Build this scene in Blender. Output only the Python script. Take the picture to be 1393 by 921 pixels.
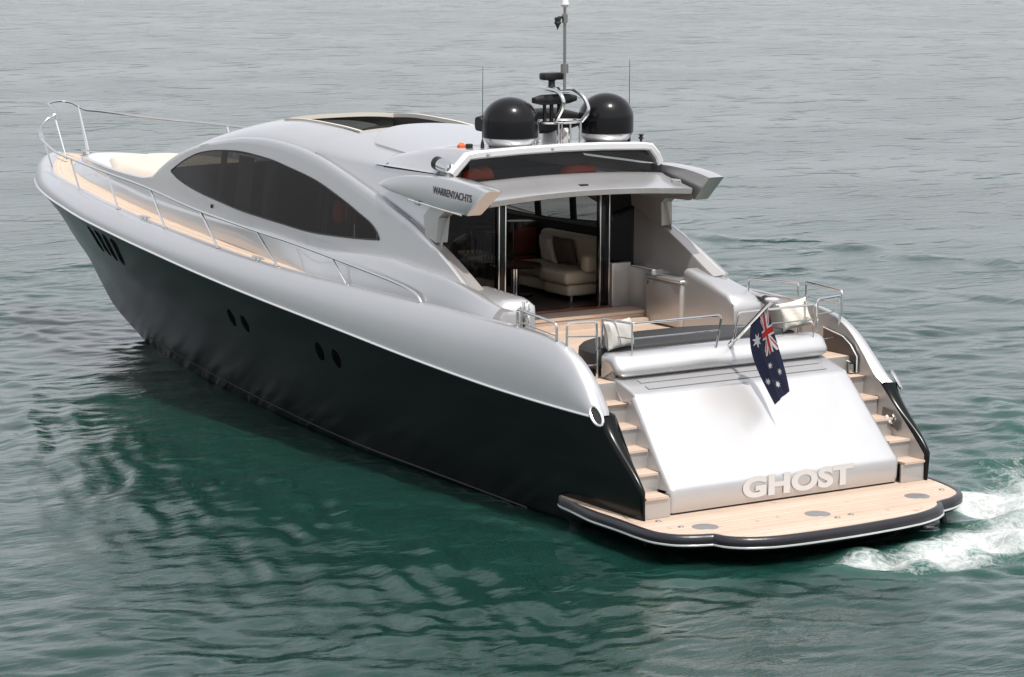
import bpy, bmesh, math, random
import numpy as np
from mathutils import Matrix, Vector
random.seed(4); np.random.seed(4)
D = bpy.data
for o in list(D.objects): D.objects.remove(o)
S = bpy.context.scene
COL = S.collection

# ------------------------------------------------------------------ camera, sky, sun, exposure
yaw, pitch, roll = -0.597116518, 0.157397848, 0.0068090622
cy, sy, cp, sp = math.cos(yaw), math.sin(yaw), math.cos(pitch), math.sin(pitch)
fw = Vector((cy*cp, sy*cp, -sp)); rt = Vector((sy, -cy, 0)); up = rt.cross(fw)
cr, sr = math.cos(roll), math.sin(roll)
r2 = cr*rt + sr*up; u2 = -sr*rt + cr*up
cam = D.objects.new('camera', D.cameras.new('camera')); COL.objects.link(cam)
m = Matrix((r2, u2, -fw)).transposed().to_4x4(); m.translation = Vector((-33.2431736, 27.6218346, 9.67522249))
cam.matrix_world = m
cam.data.sensor_fit = 'HORIZONTAL'; cam.data.sensor_width = 36.0
cam.data.lens = 36*4000.81528/1393
cam.data.clip_start = 0.5; cam.data.clip_end = 12000
S.camera = cam

SUN = Vector((-0.43, 0.01, 0.90)).normalized()
elev = math.asin(SUN.z); az = math.atan2(SUN.x, SUN.y)
W = D.worlds.new('World'); S.world = W; W.use_nodes = True
wn, wl = W.node_tree.nodes, W.node_tree.links
bg = wn['Background']
sky = wn.new('ShaderNodeTexSky'); sky.sky_type = 'NISHITA'; sky.sun_disc = False
sky.sun_elevation = elev; sky.sun_rotation = az
sky.air_density = 1.0; sky.dust_density = 3.0; sky.ozone_density = 1.0; sky.altitude = 0
hs = wn.new('ShaderNodeHueSaturation'); hs.inputs['Saturation'].default_value = .36   # milky haze
mixw = wn.new('ShaderNodeMix'); mixw.data_type = 'RGBA'; mixw.inputs[0].default_value = .42; mixw.inputs[7].default_value = (5.1, 5.08, 5.35, 1)
wl.new(sky.outputs[0], hs.inputs['Color']); wl.new(hs.outputs[0], mixw.inputs[6]); wl.new(mixw.outputs[2], bg.inputs[0]); bg.inputs[1].default_value = 0.15
sun = D.objects.new('sun', D.lights.new('sun', 'SUN')); COL.objects.link(sun)
sun.data.energy = 3.2; sun.data.angle = math.radians(1.0); sun.data.color = (1.0, 0.95, 0.88)
sun.rotation_euler = SUN.to_track_quat('Z', 'Y').to_euler()
sun.location = (0, 0, 40)
S.view_settings.view_transform = 'Standard'; S.view_settings.look = 'None'
S.view_settings.gamma = 1.0; S.view_settings.exposure = 0.45; S.view_settings.use_curve_mapping = False
S.render.engine = 'CYCLES'
S.cycles.max_bounces = 8; S.cycles.transparent_max_bounces = 8; S.cycles.caustics_reflective = False; S.cycles.caustics_refractive = False

# ------------------------------------------------------------------ materials
def mat(name):
    M = D.materials.new(name); M.use_nodes = True
    return M, M.node_tree.nodes, M.node_tree.links, M.node_tree.nodes['Principled BSDF']
def node(ns, t, **k):
    n = ns.new(t)
    for a, v in k.items(): setattr(n, a, v)
    return n
def simple(name, col, rough=.4, metal=0., coat=0., coatr=.05, bump=0., bscale=20., var=0., spec=.5, rvar=0.):
    M, ns, ls, b = mat(name)
    b.inputs['Base Color'].default_value = (*col, 1); b.inputs['Roughness'].default_value = rough
    b.inputs['Metallic'].default_value = metal; b.inputs['Coat Weight'].default_value = coat
    b.inputs['Coat Roughness'].default_value = coatr; b.inputs['Specular IOR Level'].default_value = spec
    tc = node(ns, 'ShaderNodeTexCoord')
    if var or rvar:
        nz = node(ns, 'ShaderNodeTexNoise'); nz.inputs['Scale'].default_value = 2.3; nz.inputs['Detail'].default_value = 6
        ls.new(tc.outputs['Object'], nz.inputs['Vector'])
        if var:
            mx = node(ns, 'ShaderNodeMix', data_type='RGBA')
            mx.inputs[6].default_value = (*[c*(1-var) for c in col], 1); mx.inputs[7].default_value = (*[min(1, c*(1+var)) for c in col], 1)
            ls.new(nz.outputs[0], mx.inputs[0]); ls.new(mx.outputs[2], b.inputs['Base Color'])
        if rvar:
            mr = node(ns, 'ShaderNodeMapRange'); mr.inputs[3].default_value = rough-rvar; mr.inputs[4].default_value = rough+rvar
            ls.new(nz.outputs[0], mr.inputs[0]); ls.new(mr.outputs[0], b.inputs['Roughness'])
    if bump:
        n2 = node(ns, 'ShaderNodeTexNoise'); n2.inputs['Scale'].default_value = bscale; n2.inputs['Detail'].default_value = 4
        bp = node(ns, 'ShaderNodeBump'); bp.inputs['Strength'].default_value = bump; bp.inputs['Distance'].default_value = .02
        ls.new(tc.outputs['Object'], n2.inputs['Vector']); ls.new(n2.outputs[0], bp.inputs['Height']); ls.new(bp.outputs[0], b.inputs['Normal'])
    return M
silver = simple('silver_paint', (.56, .56, .565), .45, .82, 1.0, .03, var=.03, rvar=.03)
silver_dull = simple('silver_moulding', (.47, .455, .44), .36, .6, .4, .1, var=.04, rvar=.04)
pale = simple('pale_gelcoat', (.66, .66, .67), .32, .1, .5, .06, var=.02)
black = simple('black_hull_paint', (.003, .0042, .004), .22, 0, .0, .09, spec=.22)
blackgloss = simple('black_gloss', (.005, .005, .006), .2, 0, .2, .06, spec=.2)
blackrub = simple('black_rubber', (.014, .013, .017), .32, bump=.1, bscale=40)
blackmatte = simple('black_plastic', (.012, .012, .013), .42, spec=.35)
vinyl = simple('dark_grey_vinyl', (.022, .022, .023), .6, bump=.15, bscale=60, var=.1)
chrome = simple('polished_steel', (.66, .66, .65), .12, 1.0, rvar=.04)
trim = simple('light_metal_trim', (.72, .72, .73), .25, .6)
cream = simple('cream_fabric', (.52, .465, .405), .85, bump=.3, bscale=90, var=.06)
leather = simple('cream_leather', (.50, .41, .30), .5, bump=.15, bscale=30, var=.06)
pillowm = simple('silver_grey_cloth', (.46, .44, .42), .75, bump=.4, bscale=35, var=.08)
whitem = simple('off_white_cloth', (.60, .57, .50), .8, bump=.4, bscale=25, var=.06)
brown = simple('brown_velvet', (.09, .06, .045), .85, bump=.2, bscale=50)
darkwood = simple('dark_varnished_wood', (.035, .018, .012), .22, 0, .4, .08, var=.25)
redwood = simple('red_mahogany', (.13, .03, .016), .25, 0, .4, .08, var=.25)
liner = simple('dark_headliner', (.03, .027, .024), .8)
floorm = simple('dark_carpet_floor', (.055, .042, .035), .55, bump=.2, bscale=120, var=.15)
red = simple('orange_red_fabric', (.80, .13, .05), .7, bump=.3, bscale=20, var=.15)
greyhatch = simple('grey_hatch', (.25, .25, .25), .4, .5)
letterm = simple('brushed_letter', (.64, .64, .635), .5, .4)
outlinem = simple('letter_outline', (.42, .41, .40), .5)
logom = simple('logo_dark_grey', (.10, .10, .10), .4)

def glass(name, tint, base=.04, rough=.0):
    M, ns, ls, b = mat(name); ns.remove(b)
    out = ns['Material Output']
    tr = node(ns, 'ShaderNodeBsdfTransparent'); tr.inputs[0].default_value = (*tint, 1)
    gl = node(ns, 'ShaderNodeBsdfGlossy'); gl.inputs['Roughness'].default_value = rough; gl.inputs[0].default_value = (1, 1, 1, 1)
    lw = node(ns, 'ShaderNodeLayerWeight'); lw.inputs[0].default_value = .5
    pw = node(ns, 'ShaderNodeMath', operation='POWER'); pw.inputs[1].default_value = 5; ls.new(lw.outputs['Facing'], pw.inputs[0])
    fr = node(ns, 'ShaderNodeMath', operation='MULTIPLY_ADD'); fr.inputs[1].default_value = .8; fr.inputs[2].default_value = .022; ls.new(pw.outputs[0], fr.inputs[0])
    mx = node(ns, 'ShaderNodeMixShader'); ls.new(fr.outputs[0], mx.inputs[0]); ls.new(tr.outputs[0], mx.inputs[1]); ls.new(gl.outputs[0], mx.inputs[2])
    ls.new(mx.outputs[0], out.inputs[0]); return M
tint = glass('tinted_glass', (.30, .29, .27))
tint_light = glass('light_tinted_glass', (.62, .61, .60))

def teak_mat(stain=False):
    M, ns, ls, b = mat('teak_planking')
    uv = node(ns, 'ShaderNodeUVMap'); uv.uv_map = 'UVMap'
    sep = node(ns, 'ShaderNodeSeparateXYZ'); ls.new(uv.outputs[0], sep.inputs[0])
    dv = node(ns, 'ShaderNodeMath', operation='DIVIDE'); dv.inputs[1].default_value = .055; ls.new(sep.outputs[1], dv.inputs[0])
    fr = node(ns, 'ShaderNodeMath', operation='FRACT'); ls.new(dv.outputs[0], fr.inputs[0])
    lt = node(ns, 'ShaderNodeMath', operation='LESS_THAN'); lt.inputs[1].default_value = .11; ls.new(fr.outputs[0], lt.inputs[0])
    fl = node(ns, 'ShaderNodeMath', operation='FLOOR'); ls.new(dv.outputs[0], fl.inputs[0])
    wn_ = node(ns, 'ShaderNodeTexWhiteNoise', noise_dimensions='1D'); ls.new(fl.outputs[0], wn_.inputs['W'])
    mp = node(ns, 'ShaderNodeMapping'); mp.inputs['Scale'].default_value = (3, 60, 1); ls.new(uv.outputs[0], mp.inputs[0])
    nz = node(ns, 'ShaderNodeTexNoise'); nz.inputs['Scale'].default_value = 1.; nz.inputs['Detail'].default_value = 5; ls.new(mp.outputs[0], nz.inputs['Vector'])
    n2 = node(ns, 'ShaderNodeTexNoise'); n2.inputs['Scale'].default_value = 1.7; n2.inputs['Detail'].default_value = 6; ls.new(uv.outputs[0], n2.inputs['Vector'])
    ad = node(ns, 'ShaderNodeMath', operation='ADD'); ls.new(wn_.outputs[0], ad.inputs[0]); ls.new(nz.outputs[0], ad.inputs[1])
    a2 = node(ns, 'ShaderNodeMath', operation='ADD'); ls.new(ad.outputs[0], a2.inputs[0]); ls.new(n2.outputs[0], a2.inputs[1])
    mr = node(ns, 'ShaderNodeMapRange'); mr.inputs[1].default_value = .6; mr.inputs[2].default_value = 2.3; ls.new(a2.outputs[0], mr.inputs[0])
    c = node(ns, 'ShaderNodeMix', data_type='RGBA'); c.inputs[6].default_value = (.43, .32, .245, 1); c.inputs[7].default_value = (.62, .495, .40, 1); ls.new(mr.outputs[0], c.inputs[0])
    k = node(ns, 'ShaderNodeMix', data_type='RGBA'); k.inputs[7].default_value = (.16, .11, .085, 1); ls.new(lt.outputs[0], k.inputs[0]); ls.new(c.outputs[2], k.inputs[6])
    if stain:
        n3 = node(ns, 'ShaderNodeTexNoise'); n3.inputs['Scale'].default_value = 4.2; n3.inputs['Detail'].default_value = 3; ls.new(uv.outputs[0], n3.inputs['Vector'])
        ms_ = node(ns, 'ShaderNodeMapRange'); ms_.inputs[1].default_value = .66; ms_.inputs[2].default_value = .72; ms_.inputs[4].default_value = .7; ls.new(n3.outputs[0], ms_.inputs[0])
        k2 = node(ns, 'ShaderNodeMix', data_type='RGBA'); k2.inputs[7].default_value = (.30, .15, .10, 1); ls.new(ms_.outputs[0], k2.inputs[0]); ls.new(k.outputs[2], k2.inputs[6]); k = k2
    ls.new(k.outputs[2], b.inputs['Base Color']); b.inputs['Roughness'].default_value = .62
    return M
teak = teak_mat(); teak_wet = teak_mat(True)

# ------------------------------------------------------------------ mesh helpers
def pchip(xs, ys):
    xs = np.array(xs, float); ys = np.array(ys, float)
    if xs[0] > xs[-1]: xs, ys = xs[::-1], ys[::-1]
    h = np.diff(xs); d = np.diff(ys)/h; mm = np.zeros_like(xs)
    for i in range(1, len(xs)-1):
        if d[i-1]*d[i] > 0:
            w1, w2 = 2*h[i]+h[i-1], h[i]+2*h[i-1]; mm[i] = (w1+w2)/(w1/d[i-1]+w2/d[i])
    mm[0], mm[-1] = d[0], d[-1]
    def f(x):
        x = np.clip(np.asarray(x, float), xs[0], xs[-1]); i = np.clip(np.searchsorted(xs, x)-1, 0, len(xs)-2)
        t = (x-xs[i])/h[i]
        return ((1+2*t)*(1-t)**2*ys[i]+t*(1-t)**2*h[i]*mm[i]+t*t*(3-2*t)*ys[i+1]+t*t*(t-1)*h[i]*mm[i+1])
    return f
def tab(t): return pchip([a[0] for a in t], [a[1] for a in t])

class MB:
    def __init__(s): s.v = []; s.f = []; s.mi = []; s.uv = {}
    def add(s, vs, fs, mi=0):
        o = len(s.v); s.v += [tuple(map(float, p)) for p in vs]
        for f in fs: s.f.append(tuple(i+o for i in f)); s.mi.append(mi)
        return o
    def grid(s, P, mi=0, closeu=False, closev=False, uv=None, skip=None, flip=False):
        P = np.asarray(P, float); n, k = P.shape[:2]; fs = []
        for i in range(n if closeu else n-1):
            for j in range(k if closev else k-1):
                if skip and skip(i, j): continue
                q = (i*k+j, ((i+1) % n)*k+j, ((i+1) % n)*k+(j+1) % k, i*k+(j+1) % k)
                fs.append(q[::-1] if flip else q)
        o = s.add(P.reshape(-1, 3), fs, mi)
        if uv is not None:
            U = np.asarray(uv, float).reshape(-1, 2)
            for i in range(len(U)): s.uv[o+i] = U[i]
        return s
    def poly(s, pts, mi=0, uv=None):
        o = s.add(pts, [tuple(range(len(pts)))], mi)
        if uv is not None:
            for i, q in enumerate(uv): s.uv[o+i] = q
        return s
    def prism(s, pts, vec, mi=0, uvf=None):
        n = len(pts); a = [Vector(p) for p in pts]; b = [p+Vector(vec) for p in a]
        fs = [tuple(range(n))[::-1], tuple(range(n, 2*n))]+[(i, (i+1) % n, n+(i+1) % n, n+i) for i in range(n)]
        o = s.add([tuple(p) for p in a+b], fs, mi)
        if uvf:
            for i, p in enumerate(a+b): s.uv[o+i] = uvf(p)
        return s
    def box(s, lo, hi, bev=.0, seg=2, mi=0, rot=None, teakuv=None):
        bm = bmesh.new(); bmesh.ops.create_cube(bm, size=1)
        lo, hi = Vector(lo), Vector(hi)
        for v in bm.verts: v.co = Vector((v.co.x*(hi.x-lo.x), v.co.y*(hi.y-lo.y), v.co.z*(hi.z-lo.z)))
        if bev: bmesh.ops.bevel(bm, geom=bm.edges[:], offset=bev, segments=seg, profile=.5, affect='EDGES')
        bm.verts.ensure_lookup_table()
        M4 = (rot.to_4x4() if rot else Matrix.Identity(4)); c = (lo+hi)/2
        o = s.add([tuple((M4 @ v.co)+c) for v in bm.verts], [[l.vert.index for l in f.loops] for f in bm.faces], mi)
        if teakuv:
            for i, v in enumerate(bm.verts): s.uv[o+i] = teakuv(v.co+c)
        bm.free(); return s
    def tube(s, pts, r, n=8, mi=0, cap=True, smooth=0, closed=False):
        P = [Vector(p) for p in pts]
        if smooth:
            Q = []
            m_ = len(P)
            rng = range(m_ if closed else m_-1)
            for i in rng:
                p0, p1, p2, p3 = (P[(i-1) % m_], P[i], P[(i+1) % m_], P[(i+2) % m_]) if closed else (P[max(i-1, 0)], P[i], P[i+1], P[min(i+2, m_-1)])
                for j in range(smooth):
                    t = j/smooth
                    Q.append(.5*((2*p1)+(-p0+p2)*t+(2*p0-5*p1+4*p2-p3)*t*t+(-p0+3*p1-3*p2+p3)*t**3))
            if not closed: Q.append(P[-1])
            P = Q
        R = r if callable(r) else (lambda t: r)
        rings = []; up_ = None; L = len(P)
        for i, p in enumerate(P):
            a = P[(i-1) % L] if closed else P[max(i-1, 0)]; b = P[(i+1) % L] if closed else P[min(i+1, L-1)]
            t = (b-a).normalized()
            if up_ is None:
                up_ = Vector((0, 0, 1)) if abs(t.z) < .9 else Vector((1, 0, 0))
            e1 = (up_-t*up_.dot(t)).normalized(); e2 = t.cross(e1); up_ = e1
            rr = R(i/max(1, L-1))
            rings.append([tuple(p+e1*math.cos(2*math.pi*k/n)*rr+e2*math.sin(2*math.pi*k/n)*rr) for k in range(n)])
        s.grid(rings, mi, closeu=closed, closev=True)
        if cap and not closed:
            s.poly(rings[0][::1], mi); s.poly(rings[-1][::-1], mi)
        return s
    def rail(s, pts, r, bend=.05, n=8, mi=0):
        P = [Vector(p) for p in pts]; Q = [P[0]]
        for i in range(1, len(P)-1):
            a, b, c = P[i-1], P[i], P[i+1]; d = min(bend, (a-b).length*.45, (c-b).length*.45)
            p, q = b+(a-b).normalized()*d, b+(c-b).normalized()*d
            for j in range(6):
                t = j/5; Q.append((1-t)**2*p+2*t*(1-t)*b+t*t*q)
        Q.append(P[-1]); return s.tube(Q, r, n, mi)
    def rev(s, prof, c=(0, 0, 0), n=32, mi=0, axis='z', rot=None):
        rows = []
        for r, z in prof:
            row = []
            for k in range(n):
                a = 2*math.pi*k/n; p = Vector((r*math.cos(a), r*math.sin(a), z))
                if rot: p = rot @ p
                row.append(tuple(p+Vector(c)))
            rows.append(row)
        s.grid(rows, mi, closev=True, flip=True)
        if prof[0][0] > 1e-6: s.poly(rows[0][::-1], mi)
        if prof[-1][0] > 1e-6: s.poly(rows[-1], mi)
        return s
    def build(s, name, mats, parent=None, sharp=38, smooth=True, label=None):
        if not isinstance(mats, (list, tuple)): mats = [mats]
        me = D.meshes.new(name); me.from_pydata(s.v, [], s.f)
        for q in mats: me.materials.append(q)
        me.polygons.foreach_set('material_index', s.mi)
        uvl = me.uv_layers.new(name='UVMap')
        li = np.zeros(len(me.loops), int); me.loops.foreach_get('vertex_index', li)
        U = np.zeros((len(s.v), 2))
        for k, q in s.uv.items(): U[k] = q
        uvl.data.foreach_set('uv', U[li].ravel())
        bm = bmesh.new(); bm.from_mesh(me)
        bmesh.ops.recalc_face_normals(bm, faces=bm.faces[:]); bm.to_mesh(me); bm.free()
        me.polygons.foreach_set('use_smooth', [smooth]*len(me.polygons))
        if smooth: me.set_sharp_from_angle(angle=math.radians(sharp))
        me.update()
        o = D.objects.new(name, me); COL.objects.link(o)
        if parent: o.parent = parent
        if label: o['label'] = label
        return o
def thing(name, label, cat, loc=(0, 0, 0), group=None):
    o = D.objects.new(name, None); COL.objects.link(o); o.location = loc; o.empty_display_size = .2
    o['label'] = label; o['category'] = cat
    if group: o['group'] = group
    return o
def tag(o, label, cat, group=None):
    o['label'] = label; o['category'] = cat
    if group: o['group'] = group
    return o
def pillow(w, h, t, rot, c):
    n = 16; P = []
    for sgn in (1, -1):
        rows = []
        for i in range(n+1):
            row = []
            for j in range(n+1):
                a, b = i/n*2-1, j/n*2-1
                k = (max(0, 1-a**4)*max(0, 1-b**4))**.5
                pin = 1-.10*(1-abs(a)**2)*abs(b)**6; pin2 = 1-.10*(1-abs(b)**2)*abs(a)**6
                wr = .012*math.sin(7*a+3*b)*k
                row.append(tuple(rot @ Vector((a*w/2*pin2, b*h/2*pin, sgn*(t/2*k+.004)+wr))+Vector(c)))
            rows.append(row)
        P.append(rows)
    mb = MB(); mb.grid(P[0]); mb.grid(P[1], flip=True); return mb
def text_mesh(body, size, M4, mats, name, parent, extrude=.004, offset=0., sx=1., spacing=1., label=None):
    cu = D.curves.new('txt', 'FONT'); cu.body = body; cu.size = size; cu.extrude = extrude; cu.offset = offset
    cu.align_x = 'CENTER'; cu.space_character = spacing
    o = D.objects.new('txt', cu); COL.objects.link(o)
    bpy.context.view_layer.update()
    me = D.meshes.new_from_object(o.evaluated_get(bpy.context.evaluated_depsgraph_get()))
    D.objects.remove(o)
    me.transform(Matrix.Diagonal((sx, 1, 1, 1))); me.transform(M4)
    me.materials.clear(); me.materials.append(mats)
    q = D.objects.new(name, me); COL.objects.link(q); q.parent = parent
    if label: q['label'] = label
    return q

# ------------------------------------------------------------------ water
def build_water():
    def axis(lo, hi, step, ext, growth=1.22):
        a = list(np.arange(lo, hi+1e-6, step)); s_ = step; x = a[-1]
        while x < ext: s_ *= growth; x += s_; a.append(x)
        s_ = step; x = a[0]; b = []
        while x > -ext: s_ *= growth; x -= s_; b.append(x)
        return np.array(b[::-1]+a)
    xs = axis(-12, 31, .075, 6000, 1.05); ys = axis(-15, 16, .075, 6000, 1.05)
    X, Y = np.meshgrid(xs, ys, indexing='ij')
    dx = np.gradient(xs)[:, None]*np.ones_like(X); dy = np.gradient(ys)[None, :]*np.ones_like(X)
    cell = np.maximum(dx, dy)
    Z = np.zeros_like(X)
    rng = np.random.RandomState(11)
    head = yaw
    # slow modulation so that calm and ruffled patches alternate
    def blob(sc, seed):
        r = np.random.RandomState(seed); v = np.zeros_like(X)
        for _ in range(9):
            a = r.uniform(0, 2*np.pi); k = 2*np.pi/(sc*r.uniform(.6, 1.7))
            v += np.sin(k*(X*np.cos(a)+Y*np.sin(a))+r.uniform(0, 6.3))
        return v/3
    patch = 1/(1+np.exp(-2.2*blob(14, 5)))
    for _ in range(90):
        lam = 10**rng.uniform(math.log10(.34), math.log10(5))
        a = head+rng.normal(0, .62)+(.3 if lam > 2 else 0)
        k = 2*np.pi/lam; amp = (.0027 if lam < 1.5 else .0019)*lam**.8*rng.uniform(.5, 1.3)
        fade = np.clip((lam/4-cell)/(lam/8), 0, 1)
        mod = 1.0 if lam > 3 else (.45+.9*patch)
        ph = k*(X*np.cos(a)+Y*np.sin(a))+rng.uniform(0, 6.3)
        Z += amp*fade*mod*(np.sin(ph)+.25*np.sin(2*ph+1))
    # ripples that fan out from the port side of the moving hull
    d = np.clip(Y-2.6, 0, None)
    fan = np.exp(-((Y-6.8)/2.3)**2)*np.clip((X+6)/6, 0, 1)*np.clip((22-X)/6, 0, 1)
    wob = blob(3.0, 9)*.8
    Z *= 1-.65*np.exp(-((Y-2.6)/2.2)**2)*np.clip((X+3)/3, 0, 1)*np.clip((24-X)/4, 0, 1)   # lee of the hull
    for lam, a, amp in ((.8, 1.15, .017), (1.15, 1.02, .017), (.5, 1.3, .011), (1.5, .9, .014), (.95, 1.45, .012), (.42, 1.2, .009), (.36, 1.0, .006), (.6, 1.1, .009)):
        k = 2*np.pi/lam
        Z += fan*amp*np.sin(k*(X*math.cos(a)+Y*math.sin(a))+wob+lam*3)*(.6+.5*patch)
    # bow wave to port and the wake ridge to starboard
    def ridge(x0, y0, x1, y1, w, amp):
        L = math.hypot(x1-x0, y1-y0); ux, uy = (x1-x0)/L, (y1-y0)/L
        t = (X-x0)*ux+(Y-y0)*uy; n = -(X-x0)*uy+(Y-y0)*ux+.35*np.sin(t*.9)+.2*np.sin(t*2.3+1)
        e = np.clip(t/1.5, 0, 1)*np.clip((L-t)/2, 0, 1)
        return amp*e*np.exp(-(n/w)**2)*np.cos(n/w*1.8)*(.8+.35*np.sin(t*3.1))
    Z += ridge(31, -20.5, 15, -26, .55, .10)+ridge(27, -17.5, 13, -20, .5, .06)+ridge(26, -7, 5, -16, .6, .05)
    Z += ridge(22, 1.6, 8, 6.5, .5, .022)+ridge(25, -.2, 20, 3.0, .35, .04)+ridge(21, 2.9, 12, 7.0, .35, .03)
    # churned water off the starboard quarter
    def g(x0, y0, sx, sy, a=0.):
        c_, s_ = math.cos(a), math.sin(a); u = (X-x0)*c_+(Y-y0)*s_; v = -(X-x0)*s_+(Y-y0)*c_
        return np.exp(-(u/sx)**2-(v/sy)**2)
    F = 1.05*g(-2.75, -.45, .75, 1.35, .15)+.95*g(-2.2, -2.2, .8, 1.0)+.75*g(-.6, -3.5, 1.3, .8, .2)+.8*g(-.5, -4.6, 1.5, .9, -.2)+.55*g(1.5, -5.9, 2.0, 1.0, -.5)+.6*g(-2.0, -4.4, 1.2, 1.4)+.45*g(3.2, -8.0, 1.8, .6, -.6)+.5*g(-3.6, -2.6, 1.4, 1.2)
    F += .5*g(-9, -2.5, 5.5, 2.2, .1)+.45*g(-1.5, -7.2, 2.2, 1.5, -.4)+.35*g(5.5, -9.6, 2.0, .7, -.5)
    F += .30*g(-1.9, 3.1, .5, .7)+.26*g(2.0, 3.3, 1.6, .18, .05)
    F += .8*g(-2.25, .75, .4, .55)+.75*g(-.5, -3.15, .55, .4)+.5*g(.8, -3.5, 1.0, .35)
    F = np.clip(F, 0, 1.2)
    ch = np.zeros_like(X)
    for _ in range(40):
        lam = rng.uniform(.35, 1.6); a = rng.uniform(0, 2*np.pi); k = 2*np.pi/lam
        ch += lam*.028*np.sin(k*(X*np.cos(a)+Y*np.sin(a))+rng.uniform(0, 6.3))
    Z += np.clip(F, 0, .9)*np.where(cell < .2, ch, 0)*.6+.06*F*(cell < .2)
    n, k = X.shape
    me = D.meshes.new('water')
    idx = np.arange(n*k).reshape(n, k)
    faces = np.stack([idx[:-1, :-1], idx[1:, :-1], idx[1:, 1:], idx[:-1, 1:]], -1).reshape(-1, 4)
    me.vertices.add(n*k); me.vertices.foreach_set('co', np.stack([X, Y, Z], -1).ravel().astype(np.float32))
    me.loops.add(faces.size); me.loops.foreach_set('vertex_index', faces.ravel().astype(np.int32))
    me.polygons.add(len(faces)); me.polygons.foreach_set('loop_start', np.arange(0, faces.size, 4, dtype=np.int32))
    me.update(calc_edges=True)
    me.polygons.foreach_set('use_smooth', [True]*len(faces))
    at = me.attributes.new('foam', 'FLOAT', 'POINT'); at.data.foreach_set('value', F.ravel().astype(np.float32))
    # material
    M, ns, ls, b = mat('sea_water')
    geo = node(ns, 'ShaderNodeNewGeometry')
    fa = node(ns, 'ShaderNodeAttribute', attribute_name='foam')
    def noise(scale, det=4, rough=.5, vec=None, dist=0.):
        q = node(ns, 'ShaderNodeTexNoise'); q.inputs['Scale'].default_value = scale; q.inputs['Detail'].default_value = det
        q.inputs['Roughness'].default_value = rough; q.inputs['Distortion'].default_value = dist
        ls.new(vec or geo.outputs['Position'], q.inputs['Vector']); return q
    mp = node(ns, 'ShaderNodeMapping'); mp.inputs['Rotation'].default_value = (0, 0, -yaw); mp.inputs['Scale'].default_value = (1.6, .5, 1)
    # stretch ripples across the line of the breeze
    ls.new(geo.outputs['Position'], mp.inputs[0])
    n1 = noise(1.3, 6, .58, mp.outputs[0], .3); n2 = noise(4.5, 4, .55, mp.outputs[0]); n3 = noise(.11, 3, .5)
    mr = node(ns, 'ShaderNodeMapRange'); mr.inputs[1].default_value = .38; mr.inputs[2].default_value = .66; mr.inputs[3].default_value = .25; mr.inputs[4].default_value = 1.0
    ls.new(n3.outputs[0], mr.inputs[0])
    s1 = node(ns, 'ShaderNodeMath', operation='MULTIPLY'); s1.inputs[1].default_value = .22; ls.new(n2.outputs[0], s1.inputs[0])
    s2 = node(ns, 'ShaderNodeMath', operation='ADD'); ls.new(n1.outputs[0], s2.inputs[0]); ls.new(s1.outputs[0], s2.inputs[1])
    s3a = node(ns, 'ShaderNodeMath', operation='MULTIPLY'); ls.new(s2.outputs[0], s3a.inputs[0]); ls.new(mr.outputs[0], s3a.inputs[1])
    mp4 = node(ns, 'ShaderNodeMapping'); mp4.inputs['Rotation'].default_value = (0, 0, -yaw); mp4.inputs['Scale'].default_value = (1.0, .62, 1); ls.new(geo.outputs['Position'], mp4.inputs[0])
    n4 = noise(.42, 3, .55, mp4.outputs[0], .5); n5 = noise(.9, 3, .5, mp4.outputs[0], .6)
    m4 = node(ns, 'ShaderNodeMapRange', interpolation_type='SMOOTHSTEP'); m4.inputs[1].default_value = .58; m4.inputs[2].default_value = .74; m4.inputs[4].default_value = 1.7; ls.new(n4.outputs[0], m4.inputs[0])
    m5 = node(ns, 'ShaderNodeMapRange', interpolation_type='SMOOTHSTEP'); m5.inputs[1].default_value = .57; m5.inputs[2].default_value = .72; m5.inputs[4].default_value = .7; ls.new(n5.outputs[0], m5.inputs[0])
    s45 = node(ns, 'ShaderNodeMath', operation='ADD'); ls.new(m4.outputs[0], s45.inputs[0]); ls.new(m5.outputs[0], s45.inputs[1])
    # the hull's own ripples are modelled near it, so these belong to the open water
    ln = node(ns, 'ShaderNodeVectorMath', operation='DISTANCE'); ln.inputs[1].default_value = (8, 2, 0); ls.new(geo.outputs['Position'], ln.inputs[0])
    lr = node(ns, 'ShaderNodeMapRange'); lr.inputs[1].default_value = 14; lr.inputs[2].default_value = 34; lr.inputs[3].default_value = .3; lr.inputs[4].default_value = 1.0; ls.new(ln.outputs['Value'], lr.inputs[0])
    s6 = node(ns, 'ShaderNodeMath', operation='MULTIPLY'); ls.new(s45.outputs[0], s6.inputs[0]); ls.new(lr.outputs[0], s6.inputs[1])
    s3 = node(ns, 'ShaderNodeMath', operation='ADD'); ls.new(s3a.outputs[0], s3.inputs[0]); ls.new(s6.outputs[0], s3.inputs[1])
    bp = node(ns, 'ShaderNodeBump'); bp.inputs['Strength'].default_value = .55; bp.inputs['Distance'].default_value = .10
    ls.new(s3.outputs[0], bp.inputs['Height'])
    # foam mask: laces of noise inside the churned region
    f1 = noise(2.9, 11, .72, None, 1.6); f2 = noise(15., 6, .7, None, .8)
    fm = node(ns, 'ShaderNodeMath', operation='MULTIPLY_ADD'); ls.new(f2.outputs[0], fm.inputs[0]); fm.inputs[1].default_value = .45; ls.new(f1.outputs[0], fm.inputs[2])
    fs = node(ns, 'ShaderNodeMath', operation='MULTIPLY_ADD'); ls.new(fa.outputs['Fac'], fs.inputs[0]); fs.inputs[1].default_value = .62; ls.new(fm.outputs[0], fs.inputs[2])
    fr = node(ns, 'ShaderNodeMapRange'); fr.inputs[1].default_value = 1.10; fr.inputs[2].default_value = 1.52; ls.new(fs.outputs[0], fr.inputs[0])
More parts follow.
